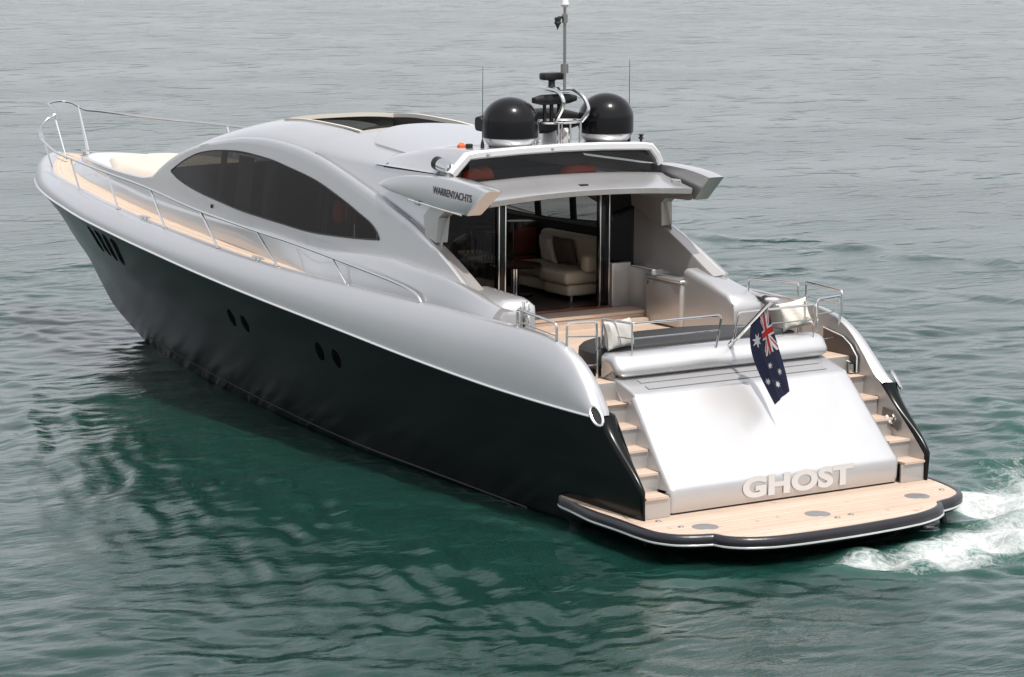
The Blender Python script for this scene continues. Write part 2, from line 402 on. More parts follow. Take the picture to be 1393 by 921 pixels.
    gate = node(ns, 'ShaderNodeMapRange'); gate.inputs[1].default_value = .08; gate.inputs[2].default_value = .3; ls.new(fa.outputs['Fac'], gate.inputs[0])
    mask = node(ns, 'ShaderNodeMath', operation='MULTIPLY'); ls.new(fr.outputs[0], mask.inputs[0]); ls.new(gate.outputs[0], mask.inputs[1])
    # aerated green water round the foam
    c0 = node(ns, 'ShaderNodeMix', data_type='RGBA'); c0.inputs[6].default_value = (.0058, .031, .0232, 1); c0.inputs[7].default_value = (.04, .13, .105, 1)
    ae = node(ns, 'ShaderNodeMapRange'); ae.inputs[2].default_value = 1.1; ae.inputs[4].default_value = .7; ls.new(fa.outputs['Fac'], ae.inputs[0]); ls.new(ae.outputs[0], c0.inputs[0])
    ls.new(c0.outputs[2], b.inputs['Base Color'])
    fb = node(ns, 'ShaderNodeBsdfDiffuse'); fb.inputs[0].default_value = (.55, .57, .57, 1)
    ms = node(ns, 'ShaderNodeMixShader'); ls.new(mask.outputs[0], ms.inputs[0]); ls.new(b.outputs[0], ms.inputs[1]); ls.new(fb.outputs[0], ms.inputs[2]); ls.new(ms.outputs[0], ns['Material Output'].inputs[0])
    b.inputs['Subsurface Weight'].default_value = .85; b.inputs['Subsurface Radius'].default_value = (.4, 1.0, .85); b.inputs['Subsurface Scale'].default_value = 2.5
    rr = node(ns, 'ShaderNodeMapRange'); rr.inputs[3].default_value = .03; rr.inputs[4].default_value = .03; ls.new(mask.outputs[0], rr.inputs[0]); ls.new(rr.outputs[0], b.inputs['Roughness'])
    b.inputs['IOR'].default_value = 1.333
    b2 = node(ns, 'ShaderNodeBump'); b2.inputs['Strength'].default_value = .5; b2.inputs['Distance'].default_value = .06
    ls.new(mask.outputs[0], b2.inputs['Height']); ls.new(bp.outputs[0], b2.inputs['Normal']); ls.new(b2.outputs[0], b.inputs['Normal']); ls.new(b2.outputs[0], fb.inputs['Normal'])
    me.materials.append(M)
    o = D.objects.new('water', me); COL.objects.link(o); o['kind'] = 'structure'; o['label'] = 'green harbour water with ripples and a churned white wake'
build_water()

# ------------------------------------------------------------------ the yacht
Y = thing('motor_yacht', 'silver and black motor yacht with teak decks under way on green water', 'yacht', (0, 0, 0))
yk = tab([(-.2, 2.79), (0, 2.8), (.87, 2.86), (1.34, 2.89), (2.77, 2.98), (5.2, 3.06), (7.9, 3.09), (10.4, 3.08), (12.7, 3.02), (15.3, 2.9), (18.1, 2.62), (20.7, 2.1), (22.5, 1.58), (23.9, 1.02), (24.9, .57), (25.6, .2), (25.9, .0)])
zk = tab([(-.2, 1.8), (.88, 1.81), (3, 1.88), (5.2, 2.01), (7.9, 2.21), (10.4, 2.38), (12.7, 2.54), (15.3, 2.74), (18.1, 2.92), (20.7, 3.04), (23, 3.09), (25, 3.04), (25.9, 2.97)])
yw = tab([(0, 2.58), (.15, 2.5), (.25, 2.43), (.364, 2.36), (.545, 1.94), (.727, 1.34), (.86, .78), (.95, .3), (1, 0.0)])
stem = tab([(-.7, 19.3), (-.2, 20.5), (0, 20.95), (.37, 21.9), (.57, 22.35), (1., 22.95), (1.44, 23.5), (1.85, 24.2), (2.52, 25.15), (2.97, 25.9)])
aft = tab([(-.7, 0.), (.5, 0), (.84, 0.), (.9, .04), (1.81, .88), (1.9, .9)])
def hull_pt(u, t):
    xk = .88+u*(25.9-.88); zt = zk(xk); z = -.7+t*(zt+.7)
    x0 = aft(-.7+t*(1.81+.7)); xs = stem(-.7+t*(2.97+.7))
    x = x0+u*(xs-x0)
    tw = .7/(zt+.7); w = yw(u)
    p = .4+.55*np.clip(u/.14, 0, 1)+.5*np.clip((u-.5)/.5, 0, 1)
    s_ = np.clip((t-tw)/(1-tw), 0, 1)**p
    lo = np.clip((tw-t)/tw, 0, 1)
    y = (w*(1-.4*lo)*(1-s_)+yk(xk)*s_)
    return x, y, z
def clus(n, a=1.6): 
    q = np.linspace(0, 1, n); return q
us = np.concatenate([np.linspace(0, .9, 90)[:-1], np.linspace(.9, 1, 26)]); tsv = np.linspace(0, 1, 40)
mb = MB()
U_, T_ = np.meshgrid(us, tsv, indexing='ij'); hx, hy, hz = hull_pt(U_, T_)
G = np.stack([hx, hy, hz], -1); Gm = G*np.array([1, -1, 1])
mb.grid(G); mb.grid(Gm, flip=True)
# inner faces and rounded aft caps of the two hull wings
ysi = tab([(-.05, 2.68), (0, 2.68), (1.1, 2.55), (2, 2.57), (3.2, 2.64), (4.6, 2.7)])
for sg in (1, -1):
    E = G[0][12:]; rows = []
    for q in range(7):
        a = q/6*math.pi; row = []
        for p in E:
            yo, yi = p[1], float(ysi(max(p[0], 0)))+.01
            row.append((p[0]-.05*math.sin(a), sg*(yo+(yi-yo)*(1-math.cos(a))/2), p[2]+.03*math.sin(a)*(p[2] > .8)))
        rows.append(row)
    mb.grid(rows)
k0 = int(np.sum(hz[0] < .40)); mb.grid(np.stack([G[0][:k0], Gm[0][:k0]]))
hull = mb.build('hull', black, Y)
# knuckle rub rail
mb = MB()
kx = np.concatenate([np.linspace(.9, 23, 60), np.linspace(23.2, 25.88, 16)])
ring = [(x, float(yk(x))+.012, float(zk(x))) for x in kx]
mb.tube(ring+[(25.93, 0, 2.97)]+[(a, -b, c) for a, b, c in ring[::-1]], .019, 8)
mb.build('rub_rail', trim, hull)
# thin boot line at the waterline
mb = MB()
for sg in (1, -1):
    rows = []
    for t in (.262, .272):
        hx_, hy_, hz_ = hull_pt(np.linspace(.15, .9, 60), np.full(60, t)); rows.append(np.stack([hx_, sg*(hy_+.004), hz_-.0], -1))
    mb.grid(rows)
mb.build('boot_stripe', simple('boot_stripe_grey', (.10, .09, .085), .5), hull)
# hull window slots and portholes, set on the hull surface
uu = np.linspace(.1, .97, 900); tt = np.linspace(.25, 1, 260); UU, TT = np.meshgrid(uu, tt, indexing='ij'); HX, HY, HZ = hull_pt(UU, TT)
def hully(x, z):
    i = np.argmin((HX-x)**2+(HZ-z)**2); return HY.flat[i]
def patch_on_hull(name, outline, sg, m_, off=.006):
    c = np.mean(outline, 0); rows = []
    for f in (1, .66, .33, .02):
        rows.append([(p[0], sg*(hully(p[0], p[1])+off*(1 if f < .99 else .1)), p[1]) for p in [c+(np.array(q)-c)*f for q in outline]])
    mb_ = MB(); mb_.grid(rows, closev=True); mb_.poly(rows[-1]); return mb_.build(name, m_, hull)
porthm = simple('porthole_glass', (.002, .002, .002), .6, 0, 0, .1, spec=.03)
for sg in (1, -1):
    for cx, cz in ((12.15, 1.84), (11.62, 1.80), (8.85, 1.70), (8.30, 1.66)):
        patch_on_hull('porthole', [(cx+.14*math.cos(a), cz+.165*math.sin(a)) for a in np.linspace(0, 2*np.pi, 25)[:-1]], sg, porthm)
    for k in range(4):
        cx, cz = 18.60-.45*k, 2.52-.03*k
        pts = [(cx+.17*math.cos(a)+(-.14 if math.sin(a) > 0 else .14), cz+.10*math.sin(a)+(.19 if math.sin(a) > 0 else -.19)) for a in np.linspace(0, 2*np.pi, 25)[:-1]]
        patch_on_hull('hull_window', pts, sg, porthm)

# silver bulwark
ytt = [(.95, 2.72), (1.1, 2.66), (1.36, 2.65), (1.74, 2.67), (2.16, 2.70), (3.22, 2.76), (4.57, 2.79), (5.8, 2.82), (8, 2.84), (9, 2.85), (11.07, 2.83), (12.67, 2.75), (15, 2.59), (17.23, 2.38), (19.66, 2.0), (21.2, 1.69), (22.25, 1.41), (23.2, 1.0), (24.2, .45), (24.6, .18), (24.75, 0)]
yt = tab(ytt)
zt_ = tab([(.95, 1.83), (1.1, 1.97), (1.36, 2.27), (1.74, 2.58), (2.16, 2.75), (2.6, 2.82), (3.3, 2.855), (4.6, 2.88), (5.8, 2.90), (8, 2.925), (9.2, 2.935), (11, 2.97), (15, 3.13), (17.2, 3.24), (19.6, 3.36), (22, 3.44), (23.3, 3.5), (24.75, 3.62)])
NB = 110
xt = np.concatenate([.95+np.linspace(0, 1, 40)**1.4*4, np.linspace(5.1, 22.6, 60), np.linspace(22.75, 24.75, 26)])
un = (xt-.95)/(24.75-.95); xkk = .88+un*(25.9-.88)
mb = MB()
for sg in (1, -1):
    rows = []
    for th in np.linspace(0, math.pi/2, 15):
        c_, s_ = math.cos(th)**.9, math.sin(th)**.85
        x = xt+(xkk-xt)*c_; y = yt(xt)+(yk(xkk)-yt(xt))*c_; z = zk(xkk)+(zt_(xt)-zk(xkk))*s_
        rows.append(np.stack([x, sg*y, z], -1))
    yin = np.maximum(yt(xt)-.07, 0)
    rows.append(np.stack([xt, sg*yin, zt_(xt)+.004], -1))
    rows.append(np.stack([xt, sg*np.maximum(yt(xt)-.085, 0), zt_(xt)-.02], -1))
    mb.grid(rows)
bul = mb.build('bulwark', silver, Y, sharp=60)
# inner lining of the bulwark beside cockpit and stairs
for sg in (1, -1):
    mb = MB()
    xs_ = np.concatenate([np.linspace(0.0, 1.2, 14), np.linspace(1.3, 4.8, 24)]); rows = []
    def rimz(x): return (.86 + x*(1.81-.86)/.88) if x < .93 else float(zt_(x))
    for f in np.linspace(0, 1, 8):
        rows.append([(x, sg*(float(ysi(x)) + (max(float(yt(x))-.085-float(ysi(x)), 0)*f**4 if x > .95 else 0)), (.40 if x < 1.75 else 2.0)+(rimz(x)-.015-(.40 if x < 1.75 else 2.0))*f) for x in xs_])
    mb.grid(rows); mb.build('bulwark_lining', silver_dull, Y)
# fairleads at the aft ends of the knuckle
for sg in (1, -1):
    mb = MB(); R = Matrix.Rotation(math.radians(42), 3, 'Y') @ Matrix.Identity(3)
    ct = Vector((.93, sg*2.885, 1.84)); ring = []; 
    e1 = Vector((.68, 0, .74)).normalized()*.165
    e2 = Vector((.2, sg*.6, -.2)).normalized(); nrm = Vector((-.62, sg*.62, .48)).normalized(); e2 = nrm.cross(e1).normalized()*.075
    pts = [ct+e1*math.cos(a)+e2*math.sin(a)+nrm*.02 for a in np.linspace(0, 2*np.pi, 33)[:-1]]
    mb.tube(pts, .022, 8, closed=True)
    mb.poly([tuple(ct+(p-ct)*.95-nrm*.005) for p in pts], 1)
    mb.build('fairlead', [chrome, blackmatte], bul)

# teak side deck and foredeck walkway
y_in = tab([(9.2, 2.78), (10.3, 2.60), (11.8, 2.42), (14.8, 2.16), (17.2, 1.90), (19.5, 1.53), (21.7, 1.05), (23.0, .6), (23.35, .42), (23.7, .0)])
mb = MB(); n = 100
for sg in (1, -1):
    q = np.linspace(0, 1, n); xo = 9.2+q*(24.68-9.2); xi = 9.2+q*(23.7-9.2)
    yo = np.maximum(yt(xo)-.075, 0); zi = zt_(xi)-.012; zo = zt_(xo)-.012; yi = np.minimum(y_in(xi), yo)
    rows, uvs = [], []
    for f in np.linspace(0, 1, 9):
        x = xo+(xi-xo)*f; y = yo+(yi-yo)*f; rows.append(np.stack([x, sg*y, zo+(zi-zo)*f], -1)); 
        wid = np.hypot(xo-xi, yo-yi); uvs.append(np.stack([xo, f*wid], -1))
    mb.grid(rows, uv=uvs)
mb.build('side_deck', teak, Y)

# coachroof trunk: from the walkway up to the ledge under the cabin side
yl = tab([(3.93, 2.60), (4.3, 2.635), (4.7, 2.66), (5.5, 2.67), (6.4, 2.66), (7.2, 2.63), (8.75, 2.59), (9.7, 2.52), (11.8, 2.42), (14.6, 2.16), (17.1, 1.89), (18.7, 1.64), (20.9, 1.14), (23.0, .48), (23.3, .3), (23.55, 0)])
zl = tab([(3.93, 3.00), (4.3, 3.09), (4.7, 3.19), (5.5, 3.33), (6.4, 3.37), (7.2, 3.42), (8, 3.40), (8.75, 3.35), (9.7, 3.30), (11.8, 3.38), (14.6, 3.39), (17.1, 3.44), (18.7, 3.52), (20.9, 3.56), (23.3, 3.6), (23.55, 3.6)])
def base(x):
    yb = np.where(x < 9.2, yt(x)-.05, np.minimum(y_in(np.clip(x, 9.2, 30)), yt(x)-.07)); return yb, zt_(x)-.02
xs_ = np.concatenate([np.linspace(3.93, 9.2, 40), np.linspace(9.35, 23, 60), np.linspace(23.06, 23.55, 10)])
yb, zb = base(xs_); yb = np.where(xs_ > 23.3, np.minimum(yb, np.interp(xs_, [23.3, 23.7], [.43, 0])), yb)
mb = MB()
for sg in (1, -1):
    yl_, zl_ = yl(xs_), zl(xs_)
    e = np.ones_like(xs_) if sg > 0 else np.clip((xs_-3.93)/2.6, 0, 1)
    e = e*e*(3-2*e)
    zl_ = zb+(zl_-zb)*e; yl_ = yb+(yl_-yb)*e
    rows = []
    for f in np.linspace(0, 1, 10):
        bul_ = .05*math.sin(math.pi*f)
        rows.append(np.stack([xs_, sg*(yb+(yl_-yb)*f**1.3), zb+(zl_-zb)*f**.85], -1))
    ins = np.maximum(yl_-.13, 0)
    rows.append(np.stack([xs_, sg*np.maximum(yl_-.02, 0), zl_+.02*e], -1)); rows.append(np.stack([xs_, sg*np.maximum(yl_-.05, 0), zl_+.03*e], -1)); rows.append(np.stack([xs_, sg*ins, zl_+.04*e-.02], -1)); rows.append(np.stack([xs_, sg*np.maximum(yl_-.13-.17*e, 0), zl_-.04], -1))
    mb.grid(rows)
    if sg > 0: mb.poly([tuple(r_[0]) for r_ in rows]+[(3.93, 2.3, 2.8), (3.93, 2.6, 2.75)])
mb.build('trunk', silver, Y, sharp=55)

# cabin side with the arched crest
ys0 = tab([(4, 2.56), (5, 2.56), (8, 2.51), (10, 2.45), (12, 2.37), (14, 2.24), (16, 2.0), (17, 1.86), (18.7, 1.62), (20.9, 1.10), (22.7, .5), (23.3, .2)])
def yside(x, z): return ys0(x)-.13*(z-3.0)*np.clip((23-x)/6, 0, 1)
ridge = tab([(4.70, 3.10), (4.87, 3.18), (5.58, 3.55), (6.2, 3.83), (6.79, 4.05), (7.4, 4.22), (7.95, 4.37), (8.54, 4.51), (9.31, 4.69), (10.19, 4.86), (11.1, 4.96), (12.0, 4.99), (12.97, 4.945), (13.94, 4.82), (15.09, 4.62), (16.24, 4.30), (16.8, 4.07), (17.26, 3.86), (17.8, 3.79), (20.75, 3.76), (22.7, 3.72), (23.4, 3.66)])
xs_ = np.concatenate([np.linspace(4.75, 17.2, 110), np.linspace(17.4, 23.4, 36)])
rz = ridge(xs_); zb_ = np.minimum(zl(xs_)-.04, rz-.03)
wt = [(16.12, 4.06), (15.84, 4.18), (15.49, 4.31), (14.69, 4.52), (13.71, 4.64), (12.91, 4.68), (11.91, 4.65), (11.01, 4.56), (10.1, 4.44), (9.21, 4.24), (8.52, 4.05), (7.78, 3.76), (7.74, 3.70)]
wb = [(16.12, 4.05), (15.77, 3.96), (14.86, 3.84), (13.67, 3.745), (12.66, 3.67), (11.15, 3.61), (10.08, 3.575), (8.67, 3.625), (7.80, 3.685), (7.74, 3.69)]
wtop, wbot = tab(wt), tab(wb)
cabins = {}
for sg in (1, -1):
    cb = MB(); rows = []
    inw = (xs_ > 7.74) & (xs_ < 16.12)
    zt1 = np.where(inw, wtop(xs_), zb_+(rz-zb_)*.62); zb1 = np.where(inw, np.minimum(wbot(xs_), wtop(xs_)-.0), zb_+(rz-zb_)*.35)
    lv = [zb_+(zb1-zb_)*f for f in (0, .33, .66, 1)]+[zb1+(zt1-zb1)*f for f in (.33, .66, 1)]+[zt1+(rz-zt1)*f for f in (.3, .6, .85)]
    for z in lv: rows.append(np.stack([xs_, sg*np.maximum(yside(xs_, z), 0), z], -1))
    # rounded crest turning inboard
    for a in (30, 60, 90, 110):
        q = math.radians(a); z = rz-.05+.05*math.sin(q)
        rows.append(np.stack([xs_, sg*np.maximum(yside(xs_, rz-.05)-.07*(1-math.cos(q)), 0), z], -1))
    rows.append(np.stack([xs_, sg*np.maximum(yside(xs_, rz)-.13, 0), rz-.07], -1))
    def skip(i, j): 
        return 3 <= i <= 5 and 7.78 < xs_[j] and xs_[j+1] < 16.1
    cb.grid(rows, skip=skip)
    cabins[sg] = cb.build('cabin_side', silver, Y, sharp=60)
cabin = cabins[1]
# side windows
for sg in (1, -1):
    wx = np.concatenate([np.linspace(7.72, 8.3, 8), np.linspace(8.5, 15.4, 50), np.linspace(15.5, 16.14, 10)]); rows = []
    for f in np.linspace(0, 1, 7):
        z0, z1 = np.minimum(wbot(wx), wtop(wx))-.012, wtop(wx)+.012; z = z0+(z1-z0)*f; rows.append(np.stack([wx, sg*(yside(wx, z)+.004), z], -1))
    mb = MB(); mb.grid(rows); win = mb.build('side_window', tint, cabins[sg])
    mb = MB()
    rim = [(x, sg*(float(yside(x, wtop(x)))+.008), float(wtop(x))+.01) for x in wx]+[(x, sg*(float(yside(x, wbot(x)))+.008), min(float(wbot(x)), float(wtop(x)))-.012) for x in wx[::-1]]
    mb.tube(rim, .012, 6, closed=True); mb.build('window_gasket', blackmatte, win)
    for mx_ in (13.85, 11.75, 9.95, 8.9):
        mb = MB(); a, b_ = float(wbot(mx_)), float(wtop(mx_))
        mb.prism([(mx_-.07, sg*(float(yside(mx_, a))-.05), a), (mx_+.07, sg*(float(yside(mx_, a))-.05), a), (mx_+.02, sg*(float(yside(mx_, b_))-.05), b_), (mx_-.12, sg*(float(yside(mx_, b_))-.05), b_)], (0, -sg*.05, 0))
        mb.build('window_mullion', blackmatte, win)
# small vent fitting under the window
mb = MB(); mb.box((13.93, 2.155, 3.58), (13.98, 2.19, 3.65), .008); mb.build('side_marker', blackmatte, cabin)

# roof, foredeck and windscreen over the crest lines
zc = tab([(8.2, 5.06), (9, 5.13), (10, 5.21), (11, 5.28), (12.2, 5.31), (13.2, 5.25), (14.2, 5.08), (15.2, 4.82), (16.1, 4.45), (16.8, 4.10), (17.3, 3.93), (18.5, 3.89), (20.7, 3.85), (22.7, 3.78), (23.4, 3.68)])
def redge(x):
    zr = np.where(x < 10.4, np.maximum(ridge(x), np.interp(x, [6, 8, 9.3, 10.4], [4.84, 4.82, 4.83, 4.89])), ridge(x)-.03)
    yr = np.where(x < 10.4, np.minimum(np.interp(x, [6, 8, 10.4], [2.03, 2.05, 2.06]), yside(x, ridge(x))-.06), np.maximum(yside(x, ridge(x))-.10, 0)); return yr, zr
def roofz(x, y):
    yr, zr = redge(x); q = np.clip(np.abs(y)/np.maximum(yr, 1e-3), 0, 1)
    return zr+(zc(x)-zr)*(1-q**2.8)**.6
def roof_rows(xs_, qs):
    yr, zr = redge(xs_); return [np.stack([xs_, q*yr, roofz(xs_, q*yr)], -1) for q in qs]
qs = np.concatenate([-1+.5*(np.linspace(0, 1, 12)**2), np.linspace(-.45, .45, 13), (1-.5*(np.linspace(0, 1, 12)**2))[::-1]])
xr = np.unique(np.concatenate([np.linspace(8.2, 14.3, 50), [10.35, 13.0]]))
mb = MB(); RR = roof_rows(xr, qs)
def sk(i, j): 
    ym = abs(RR[i][j][1]+RR[i+1][j][1])/2; xm = (xr[j]+xr[j+1])/2
    return ym < 1.22 and 10.35 < xm < 13.0
mb.grid(RR, skip=sk)
# side wall dropping from the roof edge to the crest
for sg in (1, -1):
    xw = np.linspace(6.0, 10.8, 34); yr, zr = redge(xw); rows = []
    for f in np.linspace(0, 1, 6):
        rows.append(np.stack([xw, sg*(yr+(np.maximum(yside(xw, ridge(xw))-.12, 0)-yr)*f), zr+(ridge(xw)-.12-zr)*f], -1))
    mb.grid(rows)
roof = mb.build('roof', silver, Y, sharp=55)
mb = MB(); xf = np.linspace(16.9, 23.4, 50); mb.grid(roof_rows(xf, qs)); mb.build('foredeck', pale, Y)
mb = MB(); xg = np.linspace(14.3, 16.9, 30); mb.grid(roof_rows(xg, qs)[6:-6]); ws = mb.build('windscreen', tint, Y)
RW = roof_rows(xg, qs)
for R_ in (RW[:7], RW[-7:]):
    mb = MB(); mb.grid(R_); mb.build('windscreen_pillar', silver, ws)
# sunroof well coaming and slid-back panel
mb = MB(); nn = 26
for sg in (1, -1):
    xx = np.linspace(10.35, 13.0, nn); yy = np.full(nn, 1.19)
    mb.grid([np.stack([xx, sg*yy, roofz(xx, yy)+.0], -1), np.stack([xx, sg*yy, roofz(xx, yy)+.03], -1), np.stack([xx, sg*(yy-.06), roofz(xx, yy)+.03], -1), np.stack([xx, sg*(yy-.06), roofz(xx, yy)-.05], -1)])
    mb.grid([np.stack([xx, sg*(yy-.062), roofz(xx, yy)-.04], -1), np.stack([xx, sg*(yy-.062), roofz(xx, yy)-.7], -1)], 1)
for x0 in (10.35, 13.0):
    yy = np.linspace(-1.2, 1.2, nn); xx = np.full(nn, x0)
    mb.grid([np.stack([xx, yy, roofz(xx, yy)+.025], -1), np.stack([xx, yy, roofz(xx, yy)-.05], -1)])
mb.build('sunroof_coaming', [simple('cream_trim', (.6, .56, .50), .5), liner], roof)
mb = MB(); rows = []; xx = np.linspace(8.0, 10.35, 24)
for q in np.linspace(-1, 1, 25):
    w_ = np.interp(xx, [8.0, 9.6, 10.35], [1.55, 1.5, 1.22]); yy = q*w_; fr = .55*q*q*np.clip((xx-9)/1.35, 0, 1)
    rows.append(np.stack([xx-fr, yy, roofz(np.maximum(xx-fr, 8.2), yy)+.035+.03*(1-q**6)], -1))
mb.grid(rows)
lo_ = [[(p[0], p[1], p[2]-.05) for p in r] for r in rows]
mb.grid([[r[-1] for r in rows], [r[-1] for r in lo_]]); mb.grid([rows[0], lo_[0]]); mb.grid([rows[-1], lo_[-1]])
mb.build('sunroof_panel', silver, roof)
# starboard roof rail band seen beyond the opening
# hardtop bridge carrying the mast
zh = tab([(6.0, 5.235), (6.6, 5.225), (7.3, 5.17), (8.0, 5.06), (8.45, 4.98)])
mb = MB(); rows = []; xh = np.linspace(6.02, 8.45, 30)
qh = np.linspace(-1, 1, 29)
for q in qh:
    a = abs(q); yy = np.where(a < .8, a/.8*1.74, np.where(a < .93, 1.74+(a-.8)/.13*.24, 1.98+(a-.93)/.07*.09))*np.sign(q)
    top = zh(xh)+.03*(1-(np.abs(yy)/1.8)**2)
    edge = 4.855+0*xh; blend = np.clip((np.abs(yy)-1.72)/.27, 0, 1); blend = blend**1.4
    rows.append(np.stack([xh-.12*(np.abs(yy)/1.8)**2*0, yy*np.ones_like(xh), np.maximum(top*(1-blend)+edge*blend, edge-.01)], -1))
mb.grid(rows)
hard = mb.build('hardtop', silver, Y, sharp=50)
mb = MB()
path = [(6.10, 2.06, 4.87), (6.06, 1.93, 5.02), (6.03, 1.80, 5.165), (6.01, 1.6, 5.185), (5.99, .8, 5.215), (5.98, 0, 5.225), (5.97, -.8, 5.215), (5.95, -1.6, 5.185), (5.95, -1.78, 5.165), (5.97, -1.93, 5.02), (6.02, -2.04, 4.87)]
rows = []; P_ = [Vector(p) for p in path]
for i, p in enumerate(P_):
    t = (P_[min(i+1, len(P_)-1)]-P_[max(i-1, 0)]).normalized(); nn_ = Vector((1, 0, 0)).cross(t).normalized()
    if nn_.z < 0: nn_ = -nn_
    X1 = Vector((1, 0, 0)); h, d = .065, .06
    rows.append([tuple(p+nn_*a*h+X1*b_*d) for a, b_ in ((1, -.6), (.6, -1), (-.6, -1), (-1, -.6), (-1, 1), (1, 1))])
mb.grid(rows, closev=True); mb.poly(rows[0]); mb.poly(rows[-1][::-1])
mb.build('hardtop_fascia', pale, hard, sharp=30)
for y_, z_ in ((1.5, 5.19), (.25, 5.225), (-1.35, 5.195)):
    mb = MB(); mb.rev([(0, 0), (.028, .0), (.028, .012), (0, .02)], (5.93-.0, y_-.03, z_), 12, rot=Matrix.Rotation(-math.pi/2, 3, 'Y')); mb.build('fascia_stud', chrome, hard)
mb = MB(); yy = np.linspace(-1.74, 1.76, 30)
mb.grid([np.stack([6.03+0*yy, yy, 5.13+.03*(1-(yy/1.8)**2)], -1), np.stack([5.96+0*yy, yy*1.05, 4.76+.04*(1-(yy/1.8)**2)], -1)])
mb.build('hardtop_window', tint_light, hard)
mb = MB(); mb.grid([np.stack([6.4+0*yy, yy, 4.70+0*yy], -1), np.stack([7.9+0*yy, yy, 4.70+0*yy], -1)]); mb.build('hardtop_shelf', silver_dull, hard)

# spoiler over the cockpit
mb = MB(); yy = np.linspace(-2.0, 2.0, 41); fr = np.clip(1-(yy/2.0)**2, 0, 1)
xa = 5.05+.12*fr; za = 4.53+.07*fr; xff = 5.93+0*yy; zf = 4.72+.07*fr
top = [np.stack([xff+.1, yy, zf-.0], -1), np.stack([xff-.05, yy, zf], -1), np.stack([xff-.12, yy, zf-.03], -1), np.stack([(xa+xff)/2, yy, (za+zf)/2], -1), np.stack([xa+.04, yy, za+.012], -1), np.stack([xa, yy, za], -1), np.stack([xa+.02, yy, za-.085], -1), np.stack([xa+.08, yy, za-.10], -1), np.stack([6.95+0*yy, yy, za-.16], -1)]
mb.grid(top); mb.grid([[r[0] for r in top], [(r[0][0], r[0][1], r[0][2]-.1) for r in top]])
spo = mb.build('spoiler', silver, Y, sharp=32)
mb = MB(); mb.box((5.37, -.12, 4.645), (5.46, .04, 4.675), .01); mb.build('spoiler_camera', blackmatte, spo)
mb = MB(); mb.tube([(5.2, -1.86, 4.60), (5.2, -1.86, 4.66), (5.36, -1.80, 4.67), (5.36, -1.80, 4.60)], .018, 8); mb.build('grab_handle', chrome, spo)

# side pods (wings)
def pod(sg):
    mb = MB()
    st = [(7.95, 4.61, 7.85, 4.57, 2.20, 2.30), (7.6, 4.71, 7.5, 4.51, 2.10, 2.34), (7.1, 4.79, 7.0, 4.465, 2.05, 2.35), (6.5, 4.84, 6.5, 4.425, 2.04, 2.36), (6.0, 4.86, 6.05, 4.385, 2.04, 2.37), (5.4, 4.84, 5.65, 4.36, 2.04, 2.38), (4.98, 4.80, 5.38, 4.34, 2.04, 2.37), (4.66, 4.745, 5.16, 4.325, 2.04, 2.35)]
    xt2 = tab([(i, s_[0]) for i, s_ in enumerate(st)]); zt2 = tab([(i, s_[1]) for i, s_ in enumerate(st)]); xb2 = tab([(i, s_[2]) for i, s_ in enumerate(st)]); zb2 = tab([(i, s_[3]) for i, s_ in enumerate(st)]); yi2 = tab([(i, s_[4]) for i, s_ in enumerate(st)]); yo2 = tab([(i, s_[5]) for i, s_ in enumerate(st)])
    rows = []
    for i in np.linspace(0, 7, 29):
        A = np.array([[xt2(i), yi2(i), zt2(i)], [xt2(i), yo2(i), zt2(i)], [xb2(i), yo2(i)+.05, zb2(i)], [xb2(i), yi2(i)+.08, zb2(i)]], float)
        row = []
        for k in range(4):
            p, a, b_ = A[k], A[k-1], A[(k+1) % 4]; r_ = .035
            da, db = (a-p), (b_-p); p1 = p+da/np.linalg.norm(da)*min(r_, .4*np.linalg.norm(da)); p2 = p+db/np.linalg.norm(db)*min(r_, .4*np.linalg.norm(db))
            for t in (0, .5, 1): row.append(((1-t)**2*p1+2*t*(1-t)*p+t*t*p2))
        rows.append([(q[0], sg*q[1], q[2]) for q in row])
    mb.grid(rows, closev=True); mb.poly(rows[0]); mb.poly(rows[-1][::-1])
    o = mb.build('side_pod', silver, Y, sharp=40)
    # pillar from the arch leg up to the pod
    mb = MB()
    a0, a1, b0, b1 = (5.75, 4.42), (6.25, 4.42), (6.08, 3.80), (6.40, 3.90)
    mb.prism([(a0[0], sg*2.10, a0[1]), (a1[0], sg*2.10, a1[1]), (b1[0]+.1, sg*2.12, 4.2), (b1[0], sg*2.15, b1[1]), (b0[0], sg*2.15, b0[1]), (b0[0]-.02, sg*2.12, 4.2)], (0, sg*.22, 0))
    mb.build('pod_pillar', silver_dull, o, sharp=25)
    mb = MB(); mb.tube([(6.85, sg*2.405, 4.425), (5.9, sg*2.425, 4.365), (5.25, sg*2.43, 4.33)], .014, 6); mb.build('pod_trim', trim, o)
    return o
podP = pod(1); podS = pod(-1)
ax = Vector((-1.0, .01, -.045)).normalized(); az_ = Vector((0, -.10, 1)).normalized(); n3 = ax.cross(az_).normalized(); az_ = n3.cross(ax)
M4 = Matrix((ax, az_, n3)).transposed().to_4x4(); M4.translation = Vector((5.58, 2.418, 4.575))
lt_ = text_mesh('WARRENYACHTS', .165, M4, logom, 'lettering', podP, .001, .003, .88, .95, label='dark grey maker lettering')
from mathutils.bvhtree import BVHTree
bv = BVHTree.FromPolygons([v.co.copy() for v in podP.data.vertices], [tuple(p.vertices) for p in podP.data.polygons])
for v in lt_.data.vertices:
    h_ = bv.ray_cast(Vector((v.co.x, 3.2, v.co.z)), Vector((0, -1, 0)))
    if h_[0]: v.co.y = h_[0].y+.006

